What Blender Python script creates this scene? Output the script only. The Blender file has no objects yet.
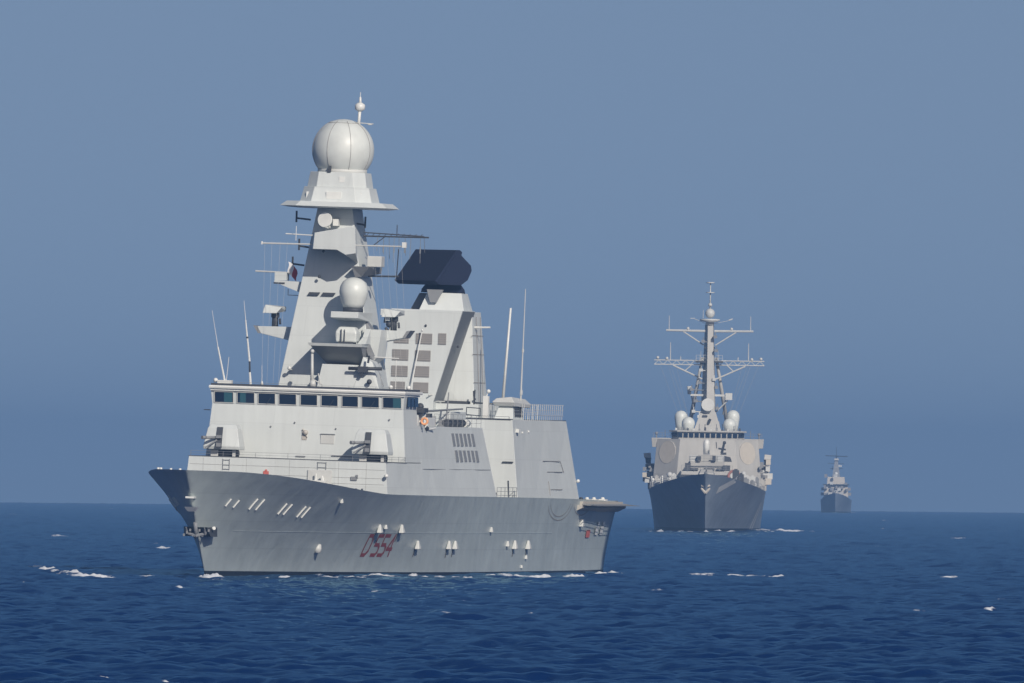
import bpy, math, random
import numpy as np
from mathutils import Vector, Matrix
R_ = math.radians
random.seed(7)
sc = bpy.context.scene

# ------------------------------------------------------------------ camera
EARTH = 7.43e6            # effective earth radius (with refraction)
CAM_H = 7.8
FPX = 20000.0
PITCH = 0.00686
ROLL = 0.0103
cam_d = bpy.data.cameras.new('camera')
cam = bpy.data.objects.new('camera', cam_d)
sc.collection.objects.link(cam)
cam_d.sensor_width = 36.0
cam_d.lens = FPX * 36.0 / 1024.0
cam_d.clip_start = 1.0
cam_d.clip_end = 60000.0
_U = Vector((0, -math.sin(PITCH), math.cos(PITCH)))
_F = Vector((0, math.cos(PITCH), math.sin(PITCH)))
_X = Vector((1, 0, 0))
_r = _X * math.cos(ROLL) + _U * math.sin(ROLL)
_u = -_X * math.sin(ROLL) + _U * math.cos(ROLL)
_m = Matrix((_r, _u, -_F)).transposed().to_4x4()
_m.translation = Vector((0, 0, CAM_H))
cam.matrix_world = _m
sc.camera = cam

# ------------------------------------------------------------------ light
SUN_EL, SUN_AZ = 29.0, 23.0        # azimuth measured from straight behind the camera towards the right
world = bpy.data.worlds.new('World')
sc.world = world
world.use_nodes = True
wn = world.node_tree.nodes
wl = world.node_tree.links
for n in list(wn): wn.remove(n)
wo = wn.new('ShaderNodeOutputWorld'); bg = wn.new('ShaderNodeBackground'); sky = wn.new('ShaderNodeTexSky')
sky.sky_type = 'NISHITA'; sky.sun_disc = False
sky.sun_elevation = R_(SUN_EL)
sky.sun_rotation = R_(180 - SUN_AZ)
sky.altitude = 0; sky.air_density = 1.0; sky.dust_density = 1.0; sky.ozone_density = 1.0
# the clear sky away from the sun, without the white band of the model at zero elevation (the haze box makes the real one)
stc = wn.new('ShaderNodeTexCoord'); sva = wn.new('ShaderNodeVectorMath'); sva.operation = 'ADD'; sva.inputs[1].default_value = (0, 0, 0.25)
svn = wn.new('ShaderNodeVectorMath'); svn.operation = 'NORMALIZE'
wl.new(stc.outputs['Generated'], sva.inputs[0]); wl.new(sva.outputs[0], svn.inputs[0]); wl.new(svn.outputs[0], sky.inputs[0])
hs = wn.new('ShaderNodeMix'); hs.data_type = 'RGBA'; hs.blend_type = 'MULTIPLY'; hs.inputs[0].default_value = 1; hs.inputs[7].default_value = (1.02, 0.975, 1.0, 1)
wl.new(sky.outputs[0], hs.inputs[6]); wl.new(hs.outputs[2], bg.inputs['Color'])
bg.inputs['Strength'].default_value = 0.075
wl.new(bg.outputs[0], wo.inputs['Surface'])
sd = bpy.data.lights.new('sun', 'SUN'); sd.energy = 3.95; sd.angle = R_(0.53); sd.color = (1.0, 0.91, 0.80)
sun = bpy.data.objects.new('sun', sd); sc.collection.objects.link(sun)
sdir = Vector((math.sin(R_(SUN_AZ)) * math.cos(R_(SUN_EL)), -math.cos(R_(SUN_AZ)) * math.cos(R_(SUN_EL)), math.sin(R_(SUN_EL))))
sun.rotation_euler = sdir.to_track_quat('Z', 'Y').to_euler()
sun.location = (300, -300, 400)
sc.view_settings.view_transform = 'Standard'
sc.view_settings.look = 'None'
sc.view_settings.exposure = 0.0
sc.view_settings.gamma = 1.0
sc.render.engine = 'CYCLES'
cy = sc.cycles
cy.use_denoising = True
cy.max_bounces = 6; cy.diffuse_bounces = 3; cy.glossy_bounces = 3; cy.volume_bounces = 1; cy.transparent_max_bounces = 6
cy.caustics_reflective = False; cy.caustics_refractive = False
cy.sample_clamp_indirect = 4.0
sc.render.film_transparent = False

# ------------------------------------------------------------------ materials
def new_mat(name):
    m = bpy.data.materials.new(name); m.use_nodes = True
    n = m.node_tree.nodes; l = m.node_tree.links
    return m, n, l, n['Principled BSDF']
def plain(name, col, rough=0.5, metal=0.0):
    m, n, l, b = new_mat(name)
    b.inputs['Base Color'].default_value = (*col, 1); b.inputs['Roughness'].default_value = rough
    b.inputs['Metallic'].default_value = metal
    t = n.new('ShaderNodeTexCoord'); no = n.new('ShaderNodeTexNoise'); no.inputs['Scale'].default_value = 1.3; no.inputs['Detail'].default_value = 5
    mr = n.new('ShaderNodeMapRange'); mr.inputs['To Min'].default_value = 0.86; mr.inputs['To Max'].default_value = 1.12
    mx = n.new('ShaderNodeMix'); mx.data_type = 'RGBA'; mx.blend_type = 'MULTIPLY'; mx.inputs[0].default_value = 1
    mx.inputs[6].default_value = (*col, 1)
    l.new(t.outputs['Object'], no.inputs['Vector']); l.new(no.outputs[0], mr.inputs[0]); l.new(mr.outputs[0], mx.inputs[7]); l.new(mx.outputs[2], b.inputs['Base Color'])
    return m
def paint(name, col, rough=0.45, smap=(1.6, 1.6, 0.10), gmap=(1.1, 1.1, 0.07), streak=0.16, tone=0.10, plates=(6.0, 2.4), seam=0.07, bump=0.25, rust=0.0, grime=(0.30, 0.27, 0.22)):
    """weathered ship paint: plate seams, vertical run-off streaks, faint patches and buckled plating"""
    m, n, l, b = new_mat(name)
    t = n.new('ShaderNodeTexCoord')
    def mapping(s):
        mp = n.new('ShaderNodeMapping'); mp.inputs['Scale'].default_value = s; l.new(t.outputs['Object'], mp.inputs['Vector']); return mp.outputs[0]
    def noise(vec, scale, detail=4, rg=0.6):
        no = n.new('ShaderNodeTexNoise'); no.inputs['Scale'].default_value = scale; no.inputs['Detail'].default_value = detail
        no.inputs['Roughness'].default_value = rg; l.new(vec, no.inputs['Vector']); return no.outputs[0]
    def rng(src, a, b_, c, d):
        mr = n.new('ShaderNodeMapRange'); mr.inputs[1].default_value = a; mr.inputs[2].default_value = b_; mr.inputs[3].default_value = c; mr.inputs[4].default_value = d
        l.new(src, mr.inputs[0]); return mr.outputs[0]
    def mul(a, b_):
        k = n.new('ShaderNodeMath'); k.operation = 'MULTIPLY'; l.new(a, k.inputs[0]); l.new(b_, k.inputs[1]); return k.outputs[0]
    st = rng(noise(mapping(smap), 1.0, 5, 0.65), 0.3, 0.72, 1 - streak, 1 + streak * 0.75)
    pt = rng(noise(mapping((0.22, 0.22, 0.35)), 1.0, 6, 0.6), 0.3, 0.7, 1 - tone, 1 + tone)
    # seams: brick in (along, up)
    sp = n.new('ShaderNodeSeparateXYZ'); l.new(t.outputs['Object'], sp.inputs[0])
    ad = n.new('ShaderNodeMath'); ad.operation = 'ADD'; l.new(sp.outputs[0], ad.inputs[0]); l.new(sp.outputs[1], ad.inputs[1])
    cb = n.new('ShaderNodeCombineXYZ'); l.new(ad.outputs[0], cb.inputs[0]); l.new(sp.outputs[2], cb.inputs[1])
    br = n.new('ShaderNodeTexBrick'); l.new(cb.outputs[0], br.inputs['Vector'])
    br.inputs['Scale'].default_value = 1.0; br.inputs['Brick Width'].default_value = plates[0]; br.inputs['Row Height'].default_value = plates[1]
    br.inputs['Mortar Size'].default_value = 0.045; br.inputs['Mortar Smooth'].default_value = 0.4
    br.inputs['Color1'].default_value = (0.97, 0.97, 0.97, 1); br.inputs['Color2'].default_value = (1.03, 1.03, 1.03, 1); br.inputs['Mortar'].default_value = (1 - seam, 1 - seam, 1 - seam, 1)
    tot = mul(mul(st, pt), br.outputs['Color'])
    mx = n.new('ShaderNodeMix'); mx.data_type = 'RGBA'; mx.blend_type = 'MULTIPLY'; mx.inputs[0].default_value = 1
    mx.inputs[6].default_value = (*col, 1); l.new(tot, mx.inputs[7])
    out = mx.outputs[2]
    g = rng(noise(mapping(gmap), 2.2, 6, 0.7), 0.60, 0.80, 0.0, rust)
    m2 = n.new('ShaderNodeMix'); m2.data_type = 'RGBA'; l.new(g, m2.inputs[0]); l.new(out, m2.inputs[6]); m2.inputs[7].default_value = (*grime, 1)
    l.new(m2.outputs[2], b.inputs['Base Color'])
    b.inputs['Roughness'].default_value = rough
    if bump:
        bp = n.new('ShaderNodeBump'); bp.inputs['Strength'].default_value = bump; bp.inputs['Distance'].default_value = 0.08
        h1 = noise(mapping((0.55, 0.55, 0.5)), 1.0, 2, 0.4)
        l.new(h1, bp.inputs['Height']); l.new(bp.outputs[0], b.inputs['Normal'])
    return m
M = {}
M['sup'] = paint('superstructure_grey_paint', (0.59, 0.625, 0.615), 0.5, (1.6, 1.6, 0.10), (1.1, 1.1, 0.07), 0.05, 0.035, (5.0, 2.45), 0.06, 0.12, 0.18)
M['hull'] = paint('hull_grey_paint', (0.405, 0.465, 0.47), 0.36, (0.75, 0.75, 0.05), (0.5, 0.5, 0.03), 0.08, 0.08, (7.0, 2.2), 0.10, 0.8, 0.30, (0.54, 0.56, 0.53))
M['white'] = plain('white_paint', (0.72, 0.73, 0.70), 0.4)
M['offwhite'] = plain('radome_white', (0.64, 0.67, 0.64), 0.42)
M['pale'] = plain('pale_grey_fittings', (0.56, 0.57, 0.55), 0.5)
M['mid'] = plain('mid_grey_fittings', (0.22, 0.23, 0.24), 0.55)
M['dark'] = plain('dark_fittings', (0.045, 0.05, 0.06), 0.6)
M['deck'] = plain('dark_deck_paint', (0.10, 0.105, 0.11), 0.8)
M['beige'] = plain('flight_deck_edge', (0.46, 0.43, 0.38), 0.6)
M['navy'] = plain('black_radar_panel', (0.004, 0.010, 0.036), 0.9)
M['grille'] = plain('grille_grey', (0.27, 0.26, 0.25), 0.7)
M['red'] = plain('faded_red_paint', (0.22, 0.035, 0.035), 0.6)
M['brightred'] = plain('red_sign_paint', (0.55, 0.13, 0.10), 0.6)
M['orange'] = plain('orange_plastic', (0.80, 0.38, 0.18), 0.5)
M['boot'] = plain('black_boot_topping', (0.015, 0.018, 0.022), 0.35)
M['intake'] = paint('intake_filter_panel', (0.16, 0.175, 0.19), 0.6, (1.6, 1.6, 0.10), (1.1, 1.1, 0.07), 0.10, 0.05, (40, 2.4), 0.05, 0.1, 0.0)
M['rust'] = plain('stain_brown', (0.09, 0.08, 0.075), 0.8)
M['cloth'] = plain('white_cloth', (0.75, 0.75, 0.75), 0.9)
M['redcloth'] = plain('red_cloth', (0.35, 0.02, 0.03), 0.9)
_m, _n, _l, _b = new_mat('bridge_glass')
_b.inputs['Base Color'].default_value = (0.007, 0.018, 0.042, 1); _b.inputs['Roughness'].default_value = 0.12; _b.inputs['IOR'].default_value = 1.5
M['glass'] = _m
_m, _n, _l, _b = new_mat('green_tinted_glass')
_b.inputs['Base Color'].default_value = (0.03, 0.10, 0.13, 1); _b.inputs['Roughness'].default_value = 0.15
M['tint'] = _m

# ------------------------------------------------------------------ mesh builder (points are a = metres aft of the stem, y = to port, z = up)
class MB:
    def __init__(s): s.v = []; s.f = []; s.mi = []; s.sm = []; s.m = 0; s.smooth = False
    def add(s, vs, fs, smooth=None):
        o = len(s.v); s.v += [(-p[0], p[1], p[2]) for p in vs]
        for f in fs:
            s.f.append(tuple(o + i for i in f)); s.mi.append(s.m); s.sm.append(s.smooth if smooth is None else smooth)
        return s
    def hexa(s, b, t):      # two rings of equal length, capped
        n = len(b); vs = list(b) + list(t)
        fs = [tuple(range(n)), tuple(range(n, 2 * n))] + [(i, (i + 1) % n, n + (i + 1) % n, n + i) for i in range(n)]
        return s.add(vs, fs)
    def box(s, a0, a1, y0, y1, z0, z1):
        return s.hexa([(a0, y0, z0), (a1, y0, z0), (a1, y1, z0), (a0, y1, z0)], [(a0, y0, z1), (a1, y0, z1), (a1, y1, z1), (a0, y1, z1)])
    def frus(s, r0, z0, r1, z1):   # r = (a0,a1,y0,y1)
        q = lambda r, z: [(r[0], r[2], z), (r[1], r[2], z), (r[1], r[3], z), (r[0], r[3], z)]
        return s.hexa(q(r0, z0), q(r1, z1))
    def loft(s, rings):
        n = len(rings[0]); vs = [p for r in rings for p in r]; fs = [tuple(range(n)), tuple(range((len(rings) - 1) * n, len(rings) * n))]
        for k in range(len(rings) - 1):
            for i in range(n):
                j = (i + 1) % n; fs.append((k * n + i, k * n + j, (k + 1) * n + j, (k + 1) * n + i))
        return s.add(vs, fs)
    def extr(s, poly, a0, a1):     # poly in (y,z), extruded along a
        return s.hexa([(a0, y, z) for y, z in poly], [(a1, y, z) for y, z in poly])
    def tube(s, p0, p1, r0=0.03, r1=None, n=6):
        r1 = r0 if r1 is None else r1
        P0, P1 = Vector(p0), Vector(p1); d = (P1 - P0)
        if d.length < 1e-6: return s
        d.normalize(); u = d.orthogonal().normalized(); w = d.cross(u)
        a = [P0 + (u * math.cos(k * 2 * math.pi / n) + w * math.sin(k * 2 * math.pi / n)) * r0 for k in range(n)]
        b = [P1 + (u * math.cos(k * 2 * math.pi / n) + w * math.sin(k * 2 * math.pi / n)) * r1 for k in range(n)]
        n0 = len(s.sm); s.hexa([tuple(p) for p in a], [tuple(p) for p in b])
        for k in range(n0 + 2, len(s.sm)): s.sm[k] = n > 6
        return s
    def path(s, pts, r=0.03, n=5):
        for p, q in zip(pts[:-1], pts[1:]): s.tube(p, q, r, r, n)
        return s
    def lathe(s, c, prof, n=24, smooth=True):   # prof [(r,z)...] about vertical axis at c
        vs = []; fs = []
        for r, z in prof:
            for k in range(n):
                t = 2 * math.pi * k / n; vs.append((c[0] + r * math.cos(t), c[1] + r * math.sin(t), c[2] + z))
        for i in range(len(prof) - 1):
            for k in range(n):
                j = (k + 1) % n; fs.append((i * n + k, i * n + j, (i + 1) * n + j, (i + 1) * n + k))
        s.add(vs, fs, smooth)
        m_ = len(prof) - 1
        s.add(vs[:n], [tuple(range(n))], False); s.add(vs[m_ * n:], [tuple(range(n))], False)
        return s
    def ball(s, c, r, n=20, z0=-1.0, z1=1.0, sz=1.0):
        k = max(6, n // 2); t0, t1 = math.asin(z0), math.asin(z1)
        return s.lathe(c, [(max(1e-3, r * math.cos(t0 + (t1 - t0) * i / k)), r * sz * math.sin(t0 + (t1 - t0) * i / k)) for i in range(k + 1)], n)
    def disc(s, c, nrm, r, h, n=20, r2=None):
        d = Vector(nrm).normalized() * h; C = Vector(c)
        return s.tube(tuple(C), tuple(C + d), r, r if r2 is None else r2, n)
    def rail(s, pts, h=1.0, step=1.5, rows=3, r=0.018):
        for p, q in zip(pts[:-1], pts[1:]):
            P, Q = Vector(p), Vector(q); L = (Q - P).length; k = max(1, int(L / step))
            for i in range(k + 1):
                w = P.lerp(Q, i / k); s.tube(tuple(w), (w.x, w.y, w.z + h), r * 1.3, r * 1.3, 4)
            for j in range(rows):
                z = h * (j + 1) / rows; s.tube((P.x, P.y, P.z + z), (Q.x, Q.y, Q.z + z), r, r, 4)
        return s
    def each(s, name, mat, parent=None):
        """every connected piece becomes an object of its own"""
        par = list(range(len(s.v)))
        def find(i):
            while par[i] != i: par[i] = par[par[i]]; i = par[i]
            return i
        for f in s.f:
            r0 = find(f[0])
            for i in f[1:]: par[find(i)] = r0
        groups = {}
        for q, f in enumerate(s.f): groups.setdefault(find(f[0]), []).append(q)
        out = []
        for qs in groups.values():
            m_ = MB(); mp = {}
            for q in qs:
                nf = []
                for i in s.f[q]:
                    if i not in mp: mp[i] = len(m_.v); m_.v.append(s.v[i])
                    nf.append(mp[i])
                m_.f.append(tuple(nf)); m_.mi.append(s.mi[q]); m_.sm.append(s.sm[q])
            out.append(m_.build(name, mat, parent))
        return out
    def build(s, name, mat, parent=None, bevel=0.0):
        me = bpy.data.meshes.new(name); me.from_pydata(s.v, [], s.f)
        mats = mat if isinstance(mat, (list, tuple)) else [mat]
        for m_ in mats: me.materials.append(M[m_] if isinstance(m_, str) else m_)
        me.polygons.foreach_set('material_index', s.mi); me.polygons.foreach_set('use_smooth', s.sm)
        me.update()
        import bmesh
        bm = bmesh.new(); bm.from_mesh(me); bmesh.ops.remove_doubles(bm, verts=bm.verts, dist=1e-5); bmesh.ops.recalc_face_normals(bm, faces=bm.faces); bm.to_mesh(me); bm.free()
        o = bpy.data.objects.new(name, me); sc.collection.objects.link(o)
        if parent is not None: o.parent = parent
        if bevel:
            b = o.modifiers.new('bevel', 'BEVEL'); b.width = bevel; b.segments = 2; b.limit_method = 'ANGLE'
        return o
def tag(o, label=None, cat=None, group=None, kind=None):
    for k, v in (('label', label), ('category', cat), ('group', group), ('kind', kind)):
        if v: o[k] = v
    return o
def interp(x, xs, ys):
    if x <= xs[0]: return ys[0]
    for i in range(1, len(xs)):
        if x <= xs[i]:
            t = (x - xs[i - 1]) / (xs[i] - xs[i - 1]); return ys[i - 1] + (ys[i] - ys[i - 1]) * t
    return ys[-1]
def smooth_table(xs, ys):
    """monotone cubic through the table"""
    n = len(xs); d = [(ys[i + 1] - ys[i]) / (xs[i + 1] - xs[i]) for i in range(n - 1)]
    m = [d[0]] + [0 if d[i - 1] * d[i] <= 0 else 2 * d[i - 1] * d[i] / (d[i - 1] + d[i]) for i in range(1, n - 1)] + [d[-1]]
    def f(x):
        if x <= xs[0]: return ys[0]
        if x >= xs[-1]: return ys[-1]
        i = max(k for k in range(n - 1) if xs[k] <= x); h = xs[i + 1] - xs[i]; t = (x - xs[i]) / h
        return (2 * t**3 - 3 * t**2 + 1) * ys[i] + (t**3 - 2 * t**2 + t) * h * m[i] + (-2 * t**3 + 3 * t**2) * ys[i + 1] + (t**3 - t**2) * h * m[i + 1]
    return f

class Hull:
    """hull surface: half breadth as a function of (a, z)"""
    def __init__(s, rake, length, zbow, deck_d, deck_b, sheer_a, sheer_z, wl_d, wl_b, stern_rake=1.2, power=1.35, rp=1.0, rmin=0.03):
        s.rake, s.len, s.zbow = rake, length, zbow
        s.db = smooth_table(deck_d, deck_b); s.zd = smooth_table(sheer_a, sheer_z); s.wb = smooth_table(wl_d, wl_b)
        s.sr, s.pw, s.rp, s.rmin = stern_rake, power, rp, rmin
    def stem(s, z): return -s.rake * (max(z, 0) / s.zbow) ** s.rp if z > 0 else -z * 0.3
    def stern(s, z): return s.len + s.sr * z / 6.0
    def half(s, a, z):
        d = a - s.stem(z)
        if d < 0: return 0.0
        zd = s.zd(a); t = min(1.0, max(0.0, z / zd))
        w = s.wb(d); b = s.db(d)
        if z < 0: return max(s.rmin, w * (1 + z * 0.05))
        return max(s.rmin, w + (b - w) * t ** s.pw)
    def mesh(s, name, parent, hull_mat='hull', boot=0.34, na=110, levels=18):
        mb = MB(); mb.smooth = True
        rows = []
        zt = [-2.5, -1.2, -0.3, 0.0, boot]
        for j in range(levels + 1):
            rows.append(j / levels)
        grid = []
        us = [(i / na) for i in range(na + 1)]
        us = [u ** 1.5 for u in us]
        def zlist(a): 
            zd = s.zd(a); return zt + [boot + (zd - boot) * (k + 1) / levels for k in range(levels)]
        nz = len(zt) + levels
        P = [[None] * nz for _ in us]
        for i, u in enumerate(us):
            for k in range(nz):
                if k < len(zt): z = zt[k]; a = s.stem(z) + u * (s.stern(max(z, 0)) - s.stem(z))
                else:
                    fr = (k - len(zt) + 1) / levels; z = s.zbow * fr
                    for _ in range(6):
                        a = s.stem(z) + u * (s.stern(z) - s.stem(z)); z = boot + (s.zd(a) - boot) * fr
                P[i][k] = (a, s.half(a, z) if u > 0 else s.rmin, z)
        vs = []; fs = []
        for sgn in (1, -1):
            o = len(vs)
            for i in range(len(us)):
                for k in range(nz): vs.append((P[i][k][0], sgn * P[i][k][1], P[i][k][2]))
            for i in range(len(us) - 1):
                for k in range(nz - 1): fs.append((o + i * nz + k, o + (i + 1) * nz + k, o + (i + 1) * nz + k + 1, o + i * nz + k + 1))
        # stem strip and transom
        N = len(us) * nz
        for k in range(nz - 1):
            fs.append((k, N + k, N + k + 1, k + 1))
            e = (len(us) - 1) * nz; fs.append((e + k, N + e + k, N + e + k + 1, e + k + 1))
        o = len(mb.v); mb.add(vs, fs)
        for q, f in enumerate(fs):
            if max(vs[i][2] for i in f) <= boot + 1e-6: mb.mi[q] = 1
        ho = mb.build(name, [hull_mat, 'boot'], parent)
        dk = MB(); vs = []; fs = []
        for i in range(len(us)):
            a, y, z = P[i][nz - 1]; yy = max(0.0, min(y, s.half(a, z - 0.3)) - 0.05); vs += [(a, yy, z - 0.25), (a, -yy, z - 0.25)]
        for i in range(len(us) - 1): fs.append((2 * i, 2 * i + 1, 2 * i + 3, 2 * i + 2))
        dk.add(vs, fs); dk.build('deck', 'deck', parent)
        return ho
def place(root, x, y, z, theta, heel):
    phi = -(math.pi / 2 + R_(theta)); h = -R_(heel)
    root.matrix_world = Matrix.Translation((x, y, z)) @ Matrix.Rotation(phi, 4, 'Z') @ Matrix.Rotation(h, 4, 'X')
def empty(name):
    o = bpy.data.objects.new(name, None); sc.collection.objects.link(o); return o
# ------------------------------------------------------------------ sea
def ocean_tile(N, L, peak, wind_deg, hs, seed, spread=4):
    rng = np.random.default_rng(seed)
    k1 = np.fft.fftfreq(N, L / N) * 2 * np.pi
    kx, ky = np.meshgrid(k1, k1, indexing='ij'); k = np.hypot(kx, ky); k[0, 0] = 1
    kp = 2 * np.pi / peak
    S = np.where(k > 0, k ** -4.0 * np.exp(-1.25 * (kp / k) ** 2), 0)
    th = np.arctan2(ky, kx) - np.radians(wind_deg)
    S *= np.abs(np.cos(th)) ** spread + 0.06
    S *= np.exp(-(k * 0.16) ** 2); S[0, 0] = 0
    h = np.sqrt(S) * (rng.standard_normal((N, N)) + 1j * rng.standard_normal((N, N)))
    H = np.real(np.fft.ifft2(h)); sc_ = hs / 4 / H.std()
    DX = np.real(np.fft.ifft2(-1j * kx / k * h)) * sc_; DY = np.real(np.fft.ifft2(-1j * ky / k * h)) * sc_
    return (H * sc_).astype(np.float32), DX.astype(np.float32), DY.astype(np.float32)
def sample(tile, L, X, Y):
    N = tile[0].shape[0]
    u = (X / L * N) % N; v = (Y / L * N) % N
    i = np.floor(u).astype(np.int32); j = np.floor(v).astype(np.int32); fu = (u - i).astype(np.float32); fv = (v - j).astype(np.float32)
    i %= N; j %= N; i1 = (i + 1) % N; j1 = (j + 1) % N
    return [t[i, j] * (1 - fu) * (1 - fv) + t[i1, j] * fu * (1 - fv) + t[i, j1] * (1 - fu) * fv + t[i1, j1] * fu * fv for t in tile]

# whitecaps: x, y (world metres), half length along the crest, crest height, strength
CAPS = []
CAPS=[(-40.66, 1716.9, 1.2, 0.3, 1.7), (-41.17, 1695.4, 0.85, 0.17, 1.4), (-38.81, 1681.3, 1.01, 0.21, 1.4), (-36.63, 1629.6, 0.81, 0.122, 1.1), (-35.17, 1614.8, 0.89, 0.242, 1.4), (-33.06, 1575.9, 1.58, 0.205, 1.6), (-31.51, 1554.1, 0.93, 0.155, 1.3), (-30.19, 1582.3, 1.9, 0.095, 1.0), (-28.36, 1577.8, 1.1, 0.079, 0.9), (-38.72, 2233.0, 1.0, 0.167, 1.2), (-60.17, 2674.5, 1.34, 0.107, 0.8), (-23.97, 1579.0, 0.47, 0.268, 1.7), (-23.19, 1564.0, 0.86, 0.203, 1.6), (-22.51, 1582.2, 1.11, 0.142, 1.2), (-20.48, 1578.3, 1.89, 0.126, 1.15), (-18.17, 1583.3, 1.58, 0.143, 1.2), (-15.93, 1596.7, 1.12, 0.16, 1.35), (-14.37, 1591.7, 0.8, 0.08, 1.0), (-12.79, 1603.6, 1.44, 0.112, 1.1), (-10.48, 1617.4, 1.62, 0.113, 1.1), (-7.8, 1632.1, 0.65, 0.098, 1.1), (-6.79, 1625.6, 0.73, 0.163, 1.3), (-5.23, 1620.3, 1.13, 0.081, 0.95), (-3.52, 1615.4, 1.29, 0.162, 1.35), (-1.52, 1637.3, 0.65, 0.098, 1.15), (0.44, 1641.6, 1.48, 0.115, 1.1), (2.8, 1629.3, 1.3, 0.228, 1.6), (5.38, 1643.7, 0.99, 0.23, 1.6), (7.7, 1703.6, 1.28, 0.256, 1.6), (8.97, 1735.4, 1.04, 0.208, 1.4), (22.6, 1690.8, 1.44, 0.22, 1.6), (19.61, 1702.5, 2.38, 0.111, 1.0), (16.13, 1694.7, 1.69, 0.068, 0.75), (36.13, 1702.5, 2.04, 0.238, 1.6), (41.88, 1762.2, 0.7, 0.132, 1.05), (35.97, 1481.5, 0.44, 0.111, 1.1), (30.39, 1261.8, 0.5, 0.076, 1.0), (-18.54, 1230.9, 0.86, 0.111, 1.25), (-23.4, 1407.7, 0.7, 0.084, 1), (-9.38, 1395.4, 0.98, 0.084, 0.9), (-15.66, 762.9, 0.53, 0.076, 1.25), (-12.82, 762.0, 0.53, 0.076, 1.15), (-17.75, 1379.5, 0.41, 0.069, 0.8), (21.47, 3437.5, 2.06, 0.172, 1.1), (46.87, 3447.2, 4.14, 0.414, 1.5), (43.36, 3414.8, 2.05, 0.478, 1.5), (35.98, 3395.6, 2.38, 0.374, 1.4), (32.29, 3347.5, 1.34, 0.435, 1.4), (28.69, 3376.6, 2.36, 0.27, 1.2), (24.44, 3371.9, 2.02, 0.303, 1.2), (-104.45, 4261.7, 1.28, 0.17, 0.8), (-121.16, 6054.4, 1.51, 0.212, 0.7), (134.59, 8163.4, 2.04, 0.408, 1.0), (139.9, 8187.5, 2.05, 0.409, 1.0), (69.5, 3089.0, 1.54, 0.124, 0.8), (90.38, 3689.6, 1.48, 0.129, 0.7), (43.72, 2820.7, 1.69, 0.099, 0.7), (-45.26, 2322.0, 0.93, 0.081, 0.7), (54.48, 3515.9, 2.81, 0.141, 0.8), (8.52, 3611.9, 0.9, 0.145, 0.6189444821091745), (-112.85, 4544.2, 1.54, 0.143, 0.513269359482608), (-1.59, 1151.9, 0.72, 0.043, 0.6225483979469237), (32.52, 4648.3, 1.69, 0.177, 0.6501380011744023), (-35.61, 1603.9, 0.77, 0.064, 0.5313422680692423), (165.56, 8805.7, 2.17, 0.378, 0.68727945606898), (36.23, 1671.0, 0.6, 0.075, 0.5700476851337054), (24.8, 1269.8, 0.36, 0.036, 0.5085864741329471), (-3.71, 1184.9, 0.62, 0.039, 0.5869556056338461), (-19.31, 2564.0, 0.88, 0.102, 0.6941344781288993), (38.6, 1748.3, 0.91, 0.087, 0.6312438563838799), (91.0, 4904.0, 1.92, 0.234, 0.6036590259380673), (-22.66, 1544.9, 0.81, 0.061, 0.5269385147362754), (130.04, 7141.8, 2.68, 0.194, 0.6661607367395255), (-42.17, 2372.4, 0.61, 0.105, 0.6856470966496143), (38.33, 6440.6, 0.93, 0.277, 0.539357619425132), (33.73, 1363.6, 0.61, 0.068, 0.5336109144386115), (29.73, 5720.4, 0.82, 0.171, 0.5601427566165875), (-30.71, 1756.6, 0.37, 0.082, 0.5347342403773447), (25.35, 1240.0, 0.51, 0.045, 0.5904197058399923), (8.88, 1770.3, 0.71, 0.072, 0.7039677389644701), (-7.24, 2120.5, 0.88, 0.066, 0.5312934525170203), (1.44, 1178.0, 0.58, 0.03, 0.5621067928270481), (-44.05, 1800.9, 0.72, 0.073, 0.46622173786948523), (-2.87, 1782.9, 0.78, 0.06, 0.6408765673287927), (-35.79, 1470.7, 0.35, 0.062, 0.7100925067042895), (-7.33, 3425.1, 1.07, 0.113, 0.5482678741217883), (-19.48, 2952.0, 0.97, 0.096, 0.5518332921588075), (-34.05, 1413.1, 0.62, 0.061, 0.5337045077607251), (63.4, 4051.4, 0.86, 0.12, 0.5675132665438617), (-31.55, 1557.3, 0.51, 0.052, 0.6750555007204734), (46.8, 2556.2, 0.58, 0.085, 0.6255627415989736), (-3.07, 1293.5, 0.42, 0.036, 0.5929994596432662), (69.87, 4422.2, 1.62, 0.131, 0.5252198783444584), (10.65, 1440.2, 0.78, 0.048, 0.48501606720494883), (51.6, 3407.9, 0.79, 0.115, 0.5625645378858422), (-11.05, 2440.8, 1.11, 0.071, 0.45125868453744933), (24.67, 1259.3, 0.85, 0.045, 0.7065435149234162), (-17.07, 1211.6, 0.68, 0.056, 0.6290065441426924), (-21.79, 2038.8, 0.6, 0.063, 0.46837825850885284), (-19.86, 1840.4, 0.87, 0.048, 0.6939745060860923), (37.51, 1718.9, 0.93, 0.082, 0.6057774190852518), (103.63, 8195.1, 1.42, 0.266, 0.6289819481623036), (-8.85, 2056.8, 1.02, 0.083, 0.5421652175028587), (71.05, 3817.6, 1.08, 0.17, 0.5449972401530806), (7.41, 3969.2, 1.43, 0.116, 0.6637514180981732)]
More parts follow.
